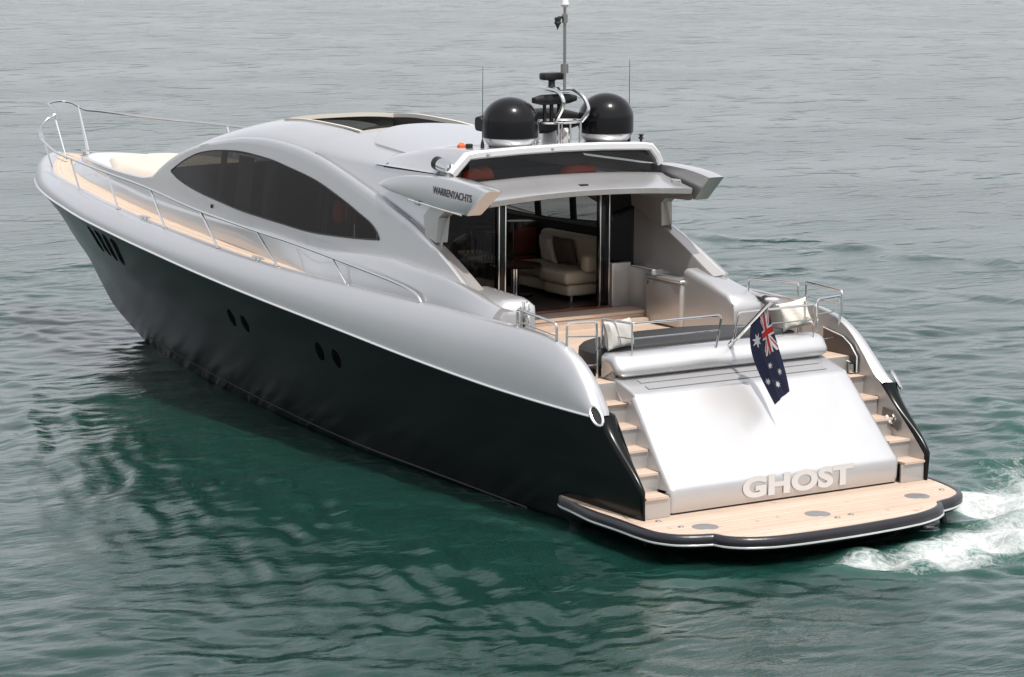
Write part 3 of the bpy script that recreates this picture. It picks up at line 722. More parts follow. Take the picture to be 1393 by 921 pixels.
# arch legs: aft face and inner panel
for sg in (1, -1):
    mb = MB()
    xl = np.linspace(4.72, 7.0, 30); rz_ = ridge(xl); yo = yside(xl, rz_-.05)-.06
    yi = np.full_like(xl, 2.2)
    mb.grid([np.stack([xl, sg*yo, rz_-.005], -1), np.stack([xl, sg*(yo+yi)/2, rz_-.012], -1), np.stack([xl, sg*(yi+.02), rz_-.02], -1), np.stack([xl, sg*yi, rz_-.05], -1), np.stack([xl, sg*yi, 2.2+0*xl], -1)])
    mb.grid([[(4.72, sg*2.2, 2.2), (4.72, sg*2.2, 3.06)], [(4.72, sg*2.5, 2.2), (4.72, sg*2.5, 3.10)]])
    # upper inner panel between crest and pod
    xl = np.linspace(6.3, 7.9, 14); mb.grid([np.stack([xl, sg*(2.14+0*xl), ridge(xl)-.02], -1), np.stack([xl, sg*(2.10+0*xl), 4.5+0*xl], -1)])
    mb.build('arch_leg', silver_dull, Y)

# quarter boxes beside the cockpit
for sg in (1, -1):
    mb = MB(); n = 14; rows = []
    q_ = lambda x: 0 if sg > 0 else -.28*min(1, max(0, (5.0-x)/1.05))
    prof = [(3.93, 2.17), (3.92, 2.9), (3.94, 3.02), (4.02, 3.10), (4.15, 3.135), (4.6, 3.16), (5.15, 3.19)]
    for k, (x, z) in enumerate(prof):
        row = []
        for y_, dz, dx in ((1.92, -1.0, 0), (1.92, -.10, 0), (1.935, -.04, 0), (1.98, -.008, 0), (2.06, 0, 0), (2.4, 0, 0), (2.52, -.06, .0), (2.58, -.14, .01), (2.60, -.5, .02)):
            zz = z+dz if k >= 3 else min(z, 3.12+dz)
            zz = max(zz, 2.17) if y_ < 2.5 else max(zz, 2.6)
            row.append((x+dx*(k < 4)-(.12 if sg < 0 and k < 5 else 0), sg*y_, zz+(q_(x) if zz > 2.6 else 0)))
        rows.append(row)
    mb.grid(rows); q = mb.build('quarter_box', silver, Y, sharp=45)
    if sg < 0: continue
    mb = MB()
    for z0 in (3.03, 2.82):
        mb.rail([(3.9, sg*2.10, z0+.06), (3.84, sg*2.10, z0+.06), (3.82, sg*2.10, z0-.06), (3.9, sg*2.10, z0-.08)], .016, .03)
    if sg > 0: mb.box((3.885, sg*2.16-.03, 2.70), (3.915, sg*2.16+.03, 3.1), .01); mb.build('step_handle', chrome, q)

# cockpit and saloon floors
mb = MB()
def uvy(p): return (p[1], p[0])
def teakplate(mb, x0, x1, y0, y1, z, t=.03): mb.box((x0, y0, z-t), (x1, y1, z), .004, 1, teakuv=lambda p: (p[1], p[0]))
teakplate(mb, 1.95, 6.22, -2.62, 2.62, 2.17); teakplate(mb, 1.64, 1.95, -2.56, -2.03, 2.17); teakplate(mb, 1.64, 1.95, 2.03, 2.56, 2.17); sole = mb.build('cockpit_sole', teak, Y)
mb = MB(); mb.prism([(6.2, 1.95, 2.32), (6.88, 1.95, 2.32), (6.88, -2.05, 2.32), (6.2, -2.05, 2.32)], (0, 0, .05), uvf=lambda p: (p[1], p[0])); 
mb.prism([(6.02, 1.95, 2.17), (6.195, 1.95, 2.17), (6.195, -2.05, 2.17), (6.02, -2.05, 2.17)], (0, 0, .09), uvf=lambda p: (p[1], p[0]))
mb.prism([(6.215, 1.95, 2.2), (6.215, -2.05, 2.2), (6.215, -2.05, 2.32), (6.215, 1.95, 2.32)], (.02, 0, 0), uvf=lambda p: (p[1], p[2]))
mb.build('saloon_step', teak, Y)
mb = MB(); mb.box((6.74, -1.62, 2.36), (6.98, .66, 2.40), .006); mb.build('door_sill', redwood, Y)
mb = MB(); mb.box((6.9, -2.1, 2.3), (14.6, 2.1, 2.365)); mb.build('saloon_floor', floorm, Y)
# dark inner lining under roof and inside the hull
mb = MB(); xq = np.linspace(7.0, 14.2, 30); yr, zr = redge(xq)
def hole(i, j): 
    xm = (xq[j]+xq[j+1])/2; return 10.3 < xm < 13.05 and 4 <= i <= 11
mb.grid([np.stack([xq, q*1.9+0*xq, 4.62+.0*xq], -1) for q in np.linspace(-1, 1, 17)], skip=hole)
for sg in (1, -1):
    mb.grid([np.stack([np.linspace(6.95, 14.6, 20), sg*(2.28-.05*np.linspace(0, 1, 20)**2*8), 2.3+0*np.linspace(0, 1, 20)], -1), np.stack([np.linspace(6.95, 14.6, 20), sg*(2.28-.05*np.linspace(0, 1, 20)**2*8), 3.55+0*np.linspace(0, 1, 20)], -1)])
mb.grid([[(14.6, -1.8, 2.3), (14.6, 1.8, 2.3)], [(14.6, -1.8, 3.7), (14.6, 1.8, 3.7)]])
mb.build('saloon_lining', liner, Y)
# aft bulkhead: frames, posts and glass
mb = MB()
mb.box((6.88, -2.42, 2.2), (6.98, -2.28, 4.45), .02)
mb.box((6.88, -2.0, 2.17), (6.98, -1.64, 2.38), 0); mb.box((6.88, .64, 2.17), (6.98, 2.2, 2.42), 0)
mb.box((6.88, -2.42, 4.32), (7.0, 2.2, 4.46), 0)
bulk = mb.build('aft_bulkhead', silver, Y)
for y0, y1 in ((.49, .64), (-1.64, -1.43)):
    mb = MB(); mb.box((6.86, y0+.02, 2.37), (6.99, y1-.02, 4.33), .01); jb = mb.build('door_post', blackgloss, bulk)
    mb = MB(); mb.box((6.85, y0, 2.37), (6.9, y0+.022, 4.33), .005); mb.box((6.85, y1-.022, 2.37), (6.9, y1, 4.33), .005); mb.build('post_edging', chrome, jb)
mb = MB(); mb.grid([[(6.93, .64, 2.42), (6.93, .64, 4.32)], [(6.93, 2.18, 2.42), (6.93, 2.18, 4.32)]]); mb.build('saloon_glass', tint, bulk)
mb = MB(); mb.grid([[(6.93, -2.28, 3.0), (6.93, -2.28, 4.32)], [(6.93, -1.64, 3.0), (6.93, -1.64, 4.32)]]); mb.build('saloon_glass', glass('dark_glass', (.06, .06, .06)), bulk)
# starboard lockers
def cabinet(name, lo, hi, bev=.03, lid=None, m_=silver_dull):
    mb = MB(); mb.box(lo, hi, bev, 3); o = mb.build(name, m_, Y)
    if lid:
        mb = MB(); mb.box((lo[0]-.03, lo[1]-.02, hi[2]), (hi[0]+.0, hi[1]+.03, hi[2]+.06), .028, 3); mb.build('locker_lid', silver, o)
    return o
c1 = cabinet('cabinet', (6.76, -2.02, 2.37), (6.88, -1.63, 3.12), .015)
c2 = cabinet('cabinet', (6.12, -2.35, 2.18), (6.80, -1.99, 3.06), .03)
c3 = cabinet('locker', (5.15, -2.35, 2.18), (6.15, -1.87, 2.94), .05, True)
mb = MB(); mb.rev([(0, 0), (.03, 0), (.03, .012), (0, .018)], (6.05, -1.86, 2.86), 12, rot=Matrix.Rotation(-math.pi/2, 3, 'X')); mb.build('locker_latch', chrome, c3)
mb = MB(); mb.box((5.135, -2.28, 2.25), (5.15, -1.98, 2.90), .01); mb.build('locker_door', silver, c3)

# transom block: garage door, ledge and bolster
prof = [(.05, .47, 2.21), (.02, .55, 2.21), (.01, .80, 2.21), (.03, .845, 2.21), (.07, .885, 2.205), (.35, 1.18, 2.18), (.75, 1.63, 2.13), (1.08, 2.0, 2.09), (1.13, 2.04, 2.085)]
def shell(mb, prof, r, mi=0, endfall=.75, cap=False):
    P = [np.array((a, b)) for a, b, c in prof]; N = []
    for i in range(len(P)):
        t = P[min(i+1, len(P)-1)]-P[max(i-1, 0)]; t = t/np.linalg.norm(t); N.append(np.array((-t[1], t[0])))
    rows = []
    for (x, z, h), nm in zip(prof, N):
        cols = ([] if cap else [(h, -endfall), (h, -endfall*.5)])+[(h, -r)]+[(h-r+r*math.cos(a), -r+r*math.sin(a)) for a in np.linspace(0, math.pi/2, 8)[1:]]
        mid = [(q*(h-r), 0) for q in np.linspace(.9, -.9, 19)]
        full = cols+mid+[(-a, b) for a, b in cols[::-1]]
        rows.append([(x+nm[0]*o_, y_, max(z+nm[1]*o_, .46)) for y_, o_ in full])
    mb.grid(rows, mi)
    if cap: mb.poly([r_[0] for r_ in rows], mi); mb.poly([r_[-1] for r_ in rows][::-1], mi)
mb = MB(); shell(mb, prof, .10); door = mb.build('garage_door', silver, Y, sharp=50)
mb = MB(); shell(mb, [(1.10, 2.00, 2.06), (1.13, 2.055, 2.06), (1.22, 2.085, 2.05), (1.5, 2.17, 2.04), (1.68, 2.225, 2.03)], .05, endfall=.5)
ledge = mb.build('transom_ledge', silver, Y)
recess_m = simple('grey_recess', (.32, .32, .33), .45, .3)
for x0, x1 in ((1.22, 1.33), (1.42, 1.53)):
    mb = MB()
    z0, z1 = 2.087+(x0-1.22)*.3, 2.087+(x1-1.22)*.3
    mb.prism([(x0, 1.72, z0+.004), (x0, -1.72, z0+.004), (x1, -1.72, z1+.004), (x1, 1.72, z1+.004)], (0, 0, .006)); mb.build('hinge_slot', recess_m, ledge)
# bolster
bp_ = [(1.70, 2.20, 2.00), (1.60, 2.225, 2.02), (1.535, 2.27, 2.04), (1.52, 2.33, 2.05), (1.55, 2.40, 2.05), (1.60, 2.45, 2.06), (1.64, 2.51, 2.06), (1.72, 2.555, 2.06), (1.85, 2.57, 2.06), (2.0, 2.56, 2.06), (2.06, 2.5, 2.05), (2.07, 2.2, 2.05)]
mb = MB(); shell(mb, bp_, .13, endfall=.13, cap=True); mb.build('transom_bolster', silver, Y, sharp=50)
for sg in (1, -1):
    mb = MB(); mb.prism([(.06, sg*2.17, .5), (.10, sg*2.17, .8), (1.15, sg*2.055, 1.95), (1.7, sg*2.02, 2.15), (1.72, sg*2.0, 2.4), (2.05, sg*2.0, 2.5), (2.05, sg*2.0, .5)], (0, -sg*.04, 0)); mb.build('transom_side', silver_dull, Y, smooth=False)
# name on the transom
M4 = Matrix(((0, 0, -1, .004), (-1, 0, 0, -.18), (0, 1, 0, .565), (0, 0, 0, 1)))
nm_ = text_mesh('GHOST', .40, M4, letterm, 'name_lettering', door, .0015, .019, 1.52, 1.06, label='raised pale name lettering GHOST')
M5 = M4.copy(); M5.translation = Vector((.0055, -.18, .565))
text_mesh('GHOST', .40, M5, outlinem, 'name_outline', door, .0008, .0225, 1.52, 1.06)  # slightly larger, darker copy behind the letters draws their thin outline

# stairs, both sides
for sg in (1, -1):
    for k in range(5):
        x = .0+.325*k; z = .76+.285*k; yi = 2.27-.046*k; yo = float(ysi(max(x, 0)))+.0; yo2 = float(ysi(x+.34))
        mb = MB(); ob = min(yo, yo2)-.002
        mb.prism([(x-.03, sg*yi, z-.035), (x-.03, sg*(yo-.002), z-.035), (x+.36, sg*(yo2-.002), z-.035), (x+.36, sg*(yi-.05), z-.035)], (0, 0, .035), uvf=lambda p: (p[1], p[0]))
        mb.build('stair_tread', teak, Y, sharp=30)
        fl = MB(); fl.prism([(x+.0, sg*(yi-.05), z-.285 if k else .445), (x+.0, sg*(yo+.0), z-.285 if k else .445), (x+.0, sg*(yo), z-.036), (x+.0, sg*(yi-.05), z-.036)], (.03, 0, 0)); fl.build('stair_riser', silver_dull, Y, smooth=False)
    fl = MB(); x = 1.62; fl.prism([(x, sg*1.98, 1.89), (x, sg*2.56, 1.89), (x, sg*2.56, 2.165), (x, sg*1.98, 2.165)], (.03, 0, 0))
    fl.build('stair_riser', silver_dull, Y, smooth=False)
# mooring recess in the starboard and port lining
rec_brown = simple('recess_brown', (.10, .085, .075), .35, .3); rec_grey = simple('recess_grey', (.16, .15, .14), .3, .6)
for sg in (1, -1):
    mb = MB(); yl0 = 2.54
    rim = [(1.44, sg*yl0, 1.93), (1.44, sg*yl0, 2.18), (1.60, sg*yl0, 2.35), (1.80, sg*(yl0+.005), 2.46), (2.3, sg*(yl0+.02), 2.54)]
    mb.prism(rim+[(2.3, sg*(yl0+.02), 2.2), (1.6, sg*yl0, 1.93)], (0, -sg*.012, 0)); rc = mb.build('mooring_recess', rec_brown, Y, smooth=False)
    mb = MB(); mb.tube([(a, b_-sg*.02, c_) for a, b_, c_ in rim], .012, 6); mb.build('recess_rim', trim, rc)
    mb = MB(); mb.tube([(1.52, sg*2.48, 1.92), (1.52, sg*2.48, 2.06)], .045, 12); mb.tube([(1.52, sg*2.48, 2.08), (2.1, sg*2.46, 2.14)], .014, 6); mb.build('mooring_bollard', chrome, rc)
q0 = .62; mb = MB(); mb.prism([(q0-.12, -2.59, 1.13), (q0-.14, -2.60, 1.3), (q0, -2.585, 1.44), (q0+.22, -2.565, 1.47), (q0+.24, -2.565, 1.3)], (0, .012, 0)); rc2 = mb.build('shower_recess', rec_grey, Y, smooth=False)
mb = MB(); mb.tube([(q0+.0, -2.57, 1.25), (q0+.0, -2.52, 1.27), (q0+.07, -2.5, 1.36)], .03, 8); mb.build('shower_fitting', chrome, rc2)

# swim platform
outer = [(2.15, 2.62), (2.0, 2.80), (.9, 2.93), (.16, 2.95), (-.31, 3.0), (-.72, 3.0), (-.98, 2.88), (-1.12, 2.68), (-1.21, 2.42), (-1.25, 2.36), (-1.47, 2.32), (-1.66, 2.13), (-1.80, 1.8), (-1.86, 1.3), (-1.88, .4), (-1.84, -.43), (-1.77, -1.0), (-1.62, -1.42), (-1.46, -1.65), (-1.30, -1.76), (-1.27, -1.9), (-1.22, -2.1), (-1.08, -2.37), (-.90, -2.54), (-.56, -2.68), (-.01, -2.82), (.6, -2.85), (1.2, -2.86), (1.69, -2.84), (1.8, -2.66)]
def dens(p, n=6):
    Q = []
    for i in range(len(p)-1):
        a, b_ = np.array(p[i]), np.array(p[i+1])
        for t in np.linspace(0, 1, n, endpoint=False): Q.append(a+(b_-a)*t)
    Q.append(np.array(p[-1])); Q = np.array(Q)
    for _ in range(4): Q[1:-1] = .25*Q[:-2]+.5*Q[1:-1]+.25*Q[2:]
    return Q
O = dens(outer)
tn = np.gradient(O, axis=0); tn /= np.linalg.norm(tn, axis=1)[:, None]; nrm = np.stack([-tn[:, 1], tn[:, 0]], -1)
if np.mean(nrm[:, 0]*(O[:, 0]-.5)) < 0: nrm = -nrm
mb = MB(); cx_ = .6
inn = O.copy()
rows = [np.stack([O[:, 0], O[:, 1], .44+0*O[:, 0]], -1), np.stack([np.clip(O[:, 0], .62, .9), O[:, 1]*.9, .44+0*O[:, 0]], -1)]
uv_ = [[(p[1], p[0]) for p in r] for r in rows]
mb.grid(rows, uv=uv_)
plat = mb.build('swim_platform', teak_wet, Y)
mb = MB(); rows = []
for d_, z in ((0.0, .432), (.005, .450), (.03, .456), (.07, .445), (.095, .41), (.10, .37), (.095, .33), (.085, .295)):
    w = np.clip((1.85-O[:, 0])/1.0, .25, 1)
    rows.append(np.stack([O[:, 0]+nrm[:, 0]*d_*w, O[:, 1]+nrm[:, 1]*d_*w, z+0*w], -1))
mb.grid(rows); rub = mb.build('platform_bumper', blackrub, plat, sharp=60)
mb = MB(); w = np.clip((1.85-O[:, 0])/1.0, .25, 1); mb.tube([(O[i, 0]+nrm[i, 0]*.10*w[i], O[i, 1]+nrm[i, 1]*.092*w[i], .305) for i in range(len(O))], .016, 6); mb.build('bumper_strip', trim, rub)
mb = MB(); rows = []
for d_, z in ((.085, .298), (.06, .255), (-.12, .19), (-.55, .05), (-.7, -.3)):
    rows.append(np.stack([O[:, 0]+nrm[:, 0]*d_*w, O[:, 1]+nrm[:, 1]*d_*w, z+0*w], -1))
mb.grid(rows); mb.build('platform_underside', black, plat)
for cx, cy_, ax_ in ((-.80, 2.20, .0), (-1.0, .28, .1), (-.85, -1.79, .0)):
    mb = MB(); mb.rev([(0, 0), (.175, 0), (.19, -.004), (.195, -.01)], (cx, cy_, .449), 28); h = mb.build('deck_hatch', greyhatch, plat)
for cx, cy_ in ((-.15, 2.55), (-.62, 2.5), (.1, -2.6), (-.7, -2.42), (-1.35, .2), (-1.3, -.1)):
    mb = MB(); mb.rev([(0, .0), (.04, .0), (.045, -.006)], (cx, cy_, .452), 12); mb.build('deck_fitting', greyhatch, plat)
mb = MB(); mb.tube([(-.95, -2.2, .25), (-1.0, -2.25, -.2)], .06, 10); mb.build('platform_strut', blackrub, plat)

# bow rail
def yrail(x): return float(yt(x))
rp = [(24.9, 0.0, 4.71), (24.86, .15, 4.70), (24.79, .28, 4.67), (24.44, .38, 4.61), (24.11, .45, 4.51), (24.13, .6, 4.42), (24.07, .75, 4.32), (23.9, .9, 4.23), (23.72, 1.0, 4.15), (23.36, 1.12, 4.05), (22.97, 1.22, 4.0), (22.24, 1.4, 3.93), (21.37, 1.61, 3.905), (18.4, 2.21, 3.885), (15.89, 2.51, 3.80), (13.59, 2.69, 3.62), (11.16, 2.84, 3.50), (9.92, 2.85, 3.43), (8.63, 2.85, 3.33), (6.84, 2.83, 3.165), (6.25, 2.82, 3.09), (5.95, 2.82, 3.02), (5.80, 2.82, 2.90)]
rps = [(24.75, -.28, 4.66), (24.45, -.42, 4.54), (24.1, -.62, 4.52), (22.9, -1.40, 4.42), (20.9, -1.95, 4.40), (19.0, -2.2, 4.32), (15.9, -2.5, 4.05), (13.6, -2.69, 3.75), (11.2, -2.84, 3.52), (8.6, -2.85, 3.33), (6.25, -2.82, 3.09), (5.80, -2.82, 2.90)]
mb = MB(); mb.tube(rp[::-1]+[(24.9, -.15, 4.70)]+rps, .024, 8, smooth=6); br = mb.build('bow_rail', chrome, Y)
st_ = [((23.0, 1.05, 3.46), (23.9, .9, 4.23)), ((19.81, 1.98, 3.36), (20.55, 1.82, 3.91)), ((17.33, 2.37, 3.25), (18.02, 2.27, 3.88)), ((14.98, 2.59, 3.13), (15.7, 2.53, 3.79)), ((12.66, 2.75, 3.03), (13.41, 2.70, 3.61)), ((10.33, 2.84, 2.95), (11.12, 2.84, 3.50)), ((8.06, 2.84, 2.92), (8.53, 2.85, 3.32)), ((23.65, .42, 3.6), (24.30, .41, 4.57))]
for sg in (1, -1):
    for a, b_ in st_:
        if sg == -1:
            q = min(rps, key=lambda r: abs(r[0]-b_[0])) if a[0] < 23 else (24.62, -.34, 4.62)
            if a[0] > 23.5: a = (24.2, .34, 3.62)
            elif a[0] > 23: continue
            else: a = (q[0]-.55, -float(np.interp(q[0], [r[0] for r in rps[::-1]], [r[1] for r in rps[::-1]]))+.0, float(zt_(q[0]-.5)))
            b_ = (q[0], -q[1], q[2])
        mb = MB(); mb.tube([(a[0], sg*a[1], a[2]-.02), (b_[0], sg*b_[1], b_[2])], .02, 8); mb.rev([(.05, 0), (.045, .012), (.02, .02)], (a[0], sg*a[1], a[2]), 10); mb.build('stanchion', chrome, br)
# cleats on the side deck
for sg in (1, -1):
    for x in (16.0, 11.1):
        y_ = float(yt(x))-.02; z_ = float(zt_(x))
        mb = MB(); mb.tube([(x-.2, sg*y_, z_+.055), (x-.08, sg*y_, z_+.06), (x+.08, sg*y_, z_+.06), (x+.2, sg*y_, z_+.055)], .02, 8); mb.tube([(x-.07, sg*y_, z_), (x-.07, sg*y_, z_+.06)], .02, 8); mb.tube([(x+.07, sg*y_, z_), (x+.07, sg*y_, z_+.06)], .02, 8); mb.build('cleat', chrome, bul)
# windlass and anchor gear on the foredeck tip
mb = MB(); mb.box((22.8, -.30, 3.64), (24.3, -.22, 3.70), .015); mb.rev([(.09, 0), (.09, .1), (.05, .14), (0, .15)], (23.55, .0, 3.62), 16); mb.build('anchor_windlass', chrome, Y)

# cockpit guard rails
def rail_obj(pts, mid=None, r=.019, name='guard_rail'):
    mb = MB(); mb.rail(pts, r, .06)
    for q in (mid or []): mb.tube(q, .011, 6)
    return mb.build(name, chrome, Y)
rail_obj([(3.24, 2.72, 2.83), (3.24, 2.72, 3.12), (2.2, 2.72, 3.03), (2.2, 2.72, 2.74)], [[(3.24, 2.72, 2.93), (2.2, 2.72, 2.84)]])
rail_obj([(2.02, 2.66, 2.66), (2.02, 2.66, 3.06), (2.0, 2.13, 3.04), (2.0, 2.11, 2.15)], [[(2.02, 2.64, 2.85), (2.0, 2.13, 2.82)], [(2.02, 2.6, 2.4), (2.0, 2.13, 2.38)]])
rail_obj([(2.18, 1.90, 2.55), (2.24, 1.86, 3.03), (1.66, 1.72, 3.02), (1.56, .10, 3.03), (1.66, .12, 2.54)], [[(2.2, 1.88, 2.8), (1.66, 1.72, 2.79), (1.6, .11, 2.80)], [(1.66, 1.72, 2.55), (1.66, 1.72, 3.02)]])
rail_obj([(1.72, -.25, 2.54), (1.66, -.30, 3.03), (1.64, -1.78, 3.04), (2.3, -2.02, 3.04), (2.3, -2.02, 2.5)], [[(1.7, -.28, 2.80), (1.66, -1.78, 2.80), (2.3, -2.02, 2.80)], [(1.66, -1.8, 2.5), (1.66, -1.8, 3.03)]])
rail_obj([(4.1, -2.45, 2.6), (4.1, -2.45, 3.12), (3.0, -2.60, 3.16), (3.0, -2.60, 2.35)], [[(4.1, -2.45, 2.88), (3.0, -2.6, 2.9)]])
rail_obj([(2.96, -2.72, 2.85), (2.96, -2.72, 3.18), (2.04, -2.70, 3.14), (2.04, -2.70, 2.75)], [[(2.96, -2.72, 2.95), (2.04, -2.7, 2.92)]])
rail_obj([(1.95, -2.10, 2.15), (1.95, -2.12, 3.06), (1.98, -2.62, 3.08), (1.98, -2.60, 2.2)], [[(1.95, -2.12, 2.82), (1.98, -2.62, 2.84)], [(1.95, -2.12, 2.4), (1.98, -2.62, 2.42)]])

# mast group on the hardtop
def dome(cx, cy_):
    mb = MB(); pr = [(.30, 0), (.36, .03), (.40, .07), (.435, .13), (.44, .155)]
    mb.rev(pr, (cx, cy_, 5.235), 40, 1)
    pr = [(.445, .155), (.46, .17), (.462, .30), (.46, .42)]+[(.46*math.cos(a), .42+.40*math.sin(a)) for a in np.linspace(0, math.pi/2, 14)[1:]]
    mb.rev(pr, (cx, cy_, 5.235), 40, 0)
    mb.rev([(.36, -.03), (.36, .012), (.30, .014)], (cx, cy_, 5.235), 32, 2)
    return mb.build('satellite_dome', [blackgloss, trim, blackmatte], hard, sharp=35)
dome(6.42, .72); dome(6.42, -1.21)
# horseshoe mast frame
mf = MB()
cxm, cym, zr_ = 6.35, -.20, 5.62
ring = [(cxm+.30*math.cos(a), cym+.45*math.sin(a), zr_) for a in np.linspace(math.radians(100), math.radians(440), 22)]
mf.tube(ring, .02, 8)
for px_, py_ in ((6.62, .08), (6.35, .22), (6.05, .02), (6.05, -.42), (6.35, -.63), (6.62, -.45), (6.06, -.22)):
    mf.tube([(px_, py_, 5.24), (px_, py_, 5.63)], .024, 8)
mf.tube([(6.6, .02, 6.17), (6.2, .08, 6.17), (5.92, .10, 6.13), (5.80, .10, 6.01), (5.84, .09, 5.88), (5.98, .08, 5.72), (6.1, .05, 5.63)], .034, 10, smooth=6)
mf.tube([(6.6, -.40, 6.17), (6.35, -.48, 6.14), (6.13, -.52, 6.04), (6.02, -.55, 5.88), (6.02, -.54, 5.76), (6.12, -.50, 5.63)], .034, 10, smooth=6)
mf.tube([(6.35, .06, 6.165), (6.35, -.45, 6.15)], .03, 8)
mf.box((6.2, cym-.12, 6.10), (6.6, cym+.12, 6.13), .01)
mast = mf.build('mast_frame', chrome, hard)
def part(name, m_, parent, f, **k):
    mb = MB(); f(mb); return mb.build(name, m_, parent, **k)
part('mast_pole', simple('weathered_steel', (.30, .29, .28), .3, .9), mast, lambda b: (b.tube([(6.25, -.24, 6.12), (6.25, -.23, 7.50)], .026, 10), b.tube([(6.25, -.235, 6.42), (6.25, -.235, 6.57)], .065, 12), b.tube([(6.25, -.23, 7.24), (6.25, -.23, 7.38)], .05, 10)))
part('masthead_light', simple('lamp_white', (.7, .7, .7), .3), mast, lambda b: b.rev([(.05, 0), (.07, .04), (.06, .08), (.055, .2), (.03, .24), (0, .25)], (6.25, -.23, 7.50), 16))
part('wind_sensor', blackmatte, mast, lambda b: (b.tube([(6.25, -.23, 7.33), (6.25, -.10, 7.33)], .02, 6), b.rev([(.0, -.16), (.03, -.08), (.06, -.04), (.045, 0), (.055, .01), (.05, .05), (0, .06)], (6.25, -.09, 7.28), 14)))
def scanner(b, cx, cy_, cz, L, ang, h=.13, d=.1):
    R = Matrix.Rotation(ang, 3, 'Z'); rows = []
    for t in np.linspace(-1, 1, 21):
        k = 1-.45*max(0, abs(t)-.6)/.4
        row = []
        for a in np.linspace(0, 2*np.pi, 15)[:-1]:
            p = R @ Vector((d*k*math.copysign(abs(math.cos(a))**.6, math.cos(a)), t*L/2, h*k*math.copysign(abs(math.sin(a))**.6, math.sin(a)))); row.append((p.x+cx, p.y+cy_, p.z+cz))
        rows.append(row)
    b.grid(rows, closev=True); b.poly(rows[0]); b.poly(rows[-1][::-1])
part('radar_scanner', blackmatte, hard, lambda b: (scanner(b, 7.0, -.03, 5.58, 1.98, .0, .21, .19)))
part('radar_pedestal', pale, hard, lambda b: b.rev([(.26, 0), (.25, .2), (.19, .26), (.10, .30)], (7.0, -.62, 5.19), 24))
part('radar_scanner', blackmatte, mast, lambda b: (scanner(b, 6.45, -.18, 5.98, .92, .12, .085, .09), b.tube([(6.45, -.12, 5.6), (6.45, -.12, 5.95)], .035, 8), b.tube([(6.45, .02, 5.6), (6.45, .02, 5.95)], .03, 8), b.tube([(6.45, -.3, 5.72), (6.45, -.3, 5.95)], .06, 8)))
part('searchlight_camera', blackmatte, mast, lambda b: (b.rev([(.10, 0), (.06, .05), (.055, .14), (.09, .17)], (6.45, -.12, 6.14), 16), b.box((6.36, -.32, 6.30), (6.54, .08, 6.42), .03)))
part('horn', chrome, hard, lambda b: (b.rev([(.02, -.18), (.03, -.05), (.05, .05), (.11, .14), (.115, .16)], (6.55, 1.02+.4, 5.0), 14, rot=Matrix.Rotation(math.pi/2, 3, 'Y')) if 0 else None, b.rev([(.0, -.16), (.08, -.12), (.11, 0), (.11, .16)], (6.38, 1.99, 4.97), 16, rot=Matrix.Rotation(math.radians(80), 3, 'Y')), b.tube([(6.35, 1.96, 4.86), (6.35, 1.97, 4.95)], .03, 8)))
part('horn_mouth', blackmatte, hard, lambda b: b.rev([(.112, .0), (.112, .13), (.07, .14), (0, .10)], (6.53, 1.99, 4.995), 16, rot=Matrix.Rotation(math.radians(80), 3, 'Y')))
part('whip_antenna', blackmatte, hard, lambda b: b.tube([(6.45, 1.24, 5.2), (6.45, 1.24, 6.55)], lambda t: .008*(1-.5*t)) and b.rev([(.035, 0), (.03, .1), (.012, .16)], (6.45, 1.24, 5.22), 10))
part('whip_antenna', blackmatte, hard, lambda b: b.tube([(6.3, -1.60, 5.2), (6.3, -1.60, 6.60)], lambda t: .008*(1-.5*t)) and b.rev([(.035, 0), (.03, .1), (.012, .16)], (6.3, -1.60, 5.22), 10))
part('navigation_light', blackmatte, hard, lambda b: b.rev([(.02, -.06), (.025, .0), (.06, .03), (.06, .09), (0, .10)], (6.6, 1.40, 5.21), 14))
part('navigation_light', red, hard, lambda b: b.rev([(.07, 0), (.07, .05), (.03, .09), (0, .09)], (6.95, 1.32, 5.20), 14), label='orange beacon cover')
part('navigation_light', blackmatte, hard, lambda b: b.rev([(.02, -.05), (.02, .02), (.05, .05), (.02, .08), (.06, .11), (0, .12)], (6.2, -1.78, 5.24), 14))

# ------------------------------------------------------------------ loose things on board
# foredeck sun pad
mb = MB(); rows = []
for q in np.linspace(-1, 1, 31):
    xx = np.linspace(17.5, 20.9, 26); k = np.abs(q); wid = np.interp(xx, [17.5, 19.5, 20.9], [1.6, 1.4, .8]); yy = q*wid
    ex = np.minimum(np.clip((20.95-xx)/.22, 0, 1), np.clip((xx-17.45)/.22, 0, 1)); ed = np.minimum(ex, np.clip((1-k)/.12, 0, 1)); ed = np.sqrt(1-(1-ed)**2)
    seam = 1-.18*np.exp(-((xx-19.2)/.05)**2)-.18*np.exp(-(q/.02)**2)
    rows.append(np.stack([xx, yy, roofz(xx, yy)+.075*ed*seam-.01], -1))
mb.grid(rows); tag(mb.build('sun_pad', cream, None), 'cream foredeck sun pad lying in front of the windscreen', 'cushion')
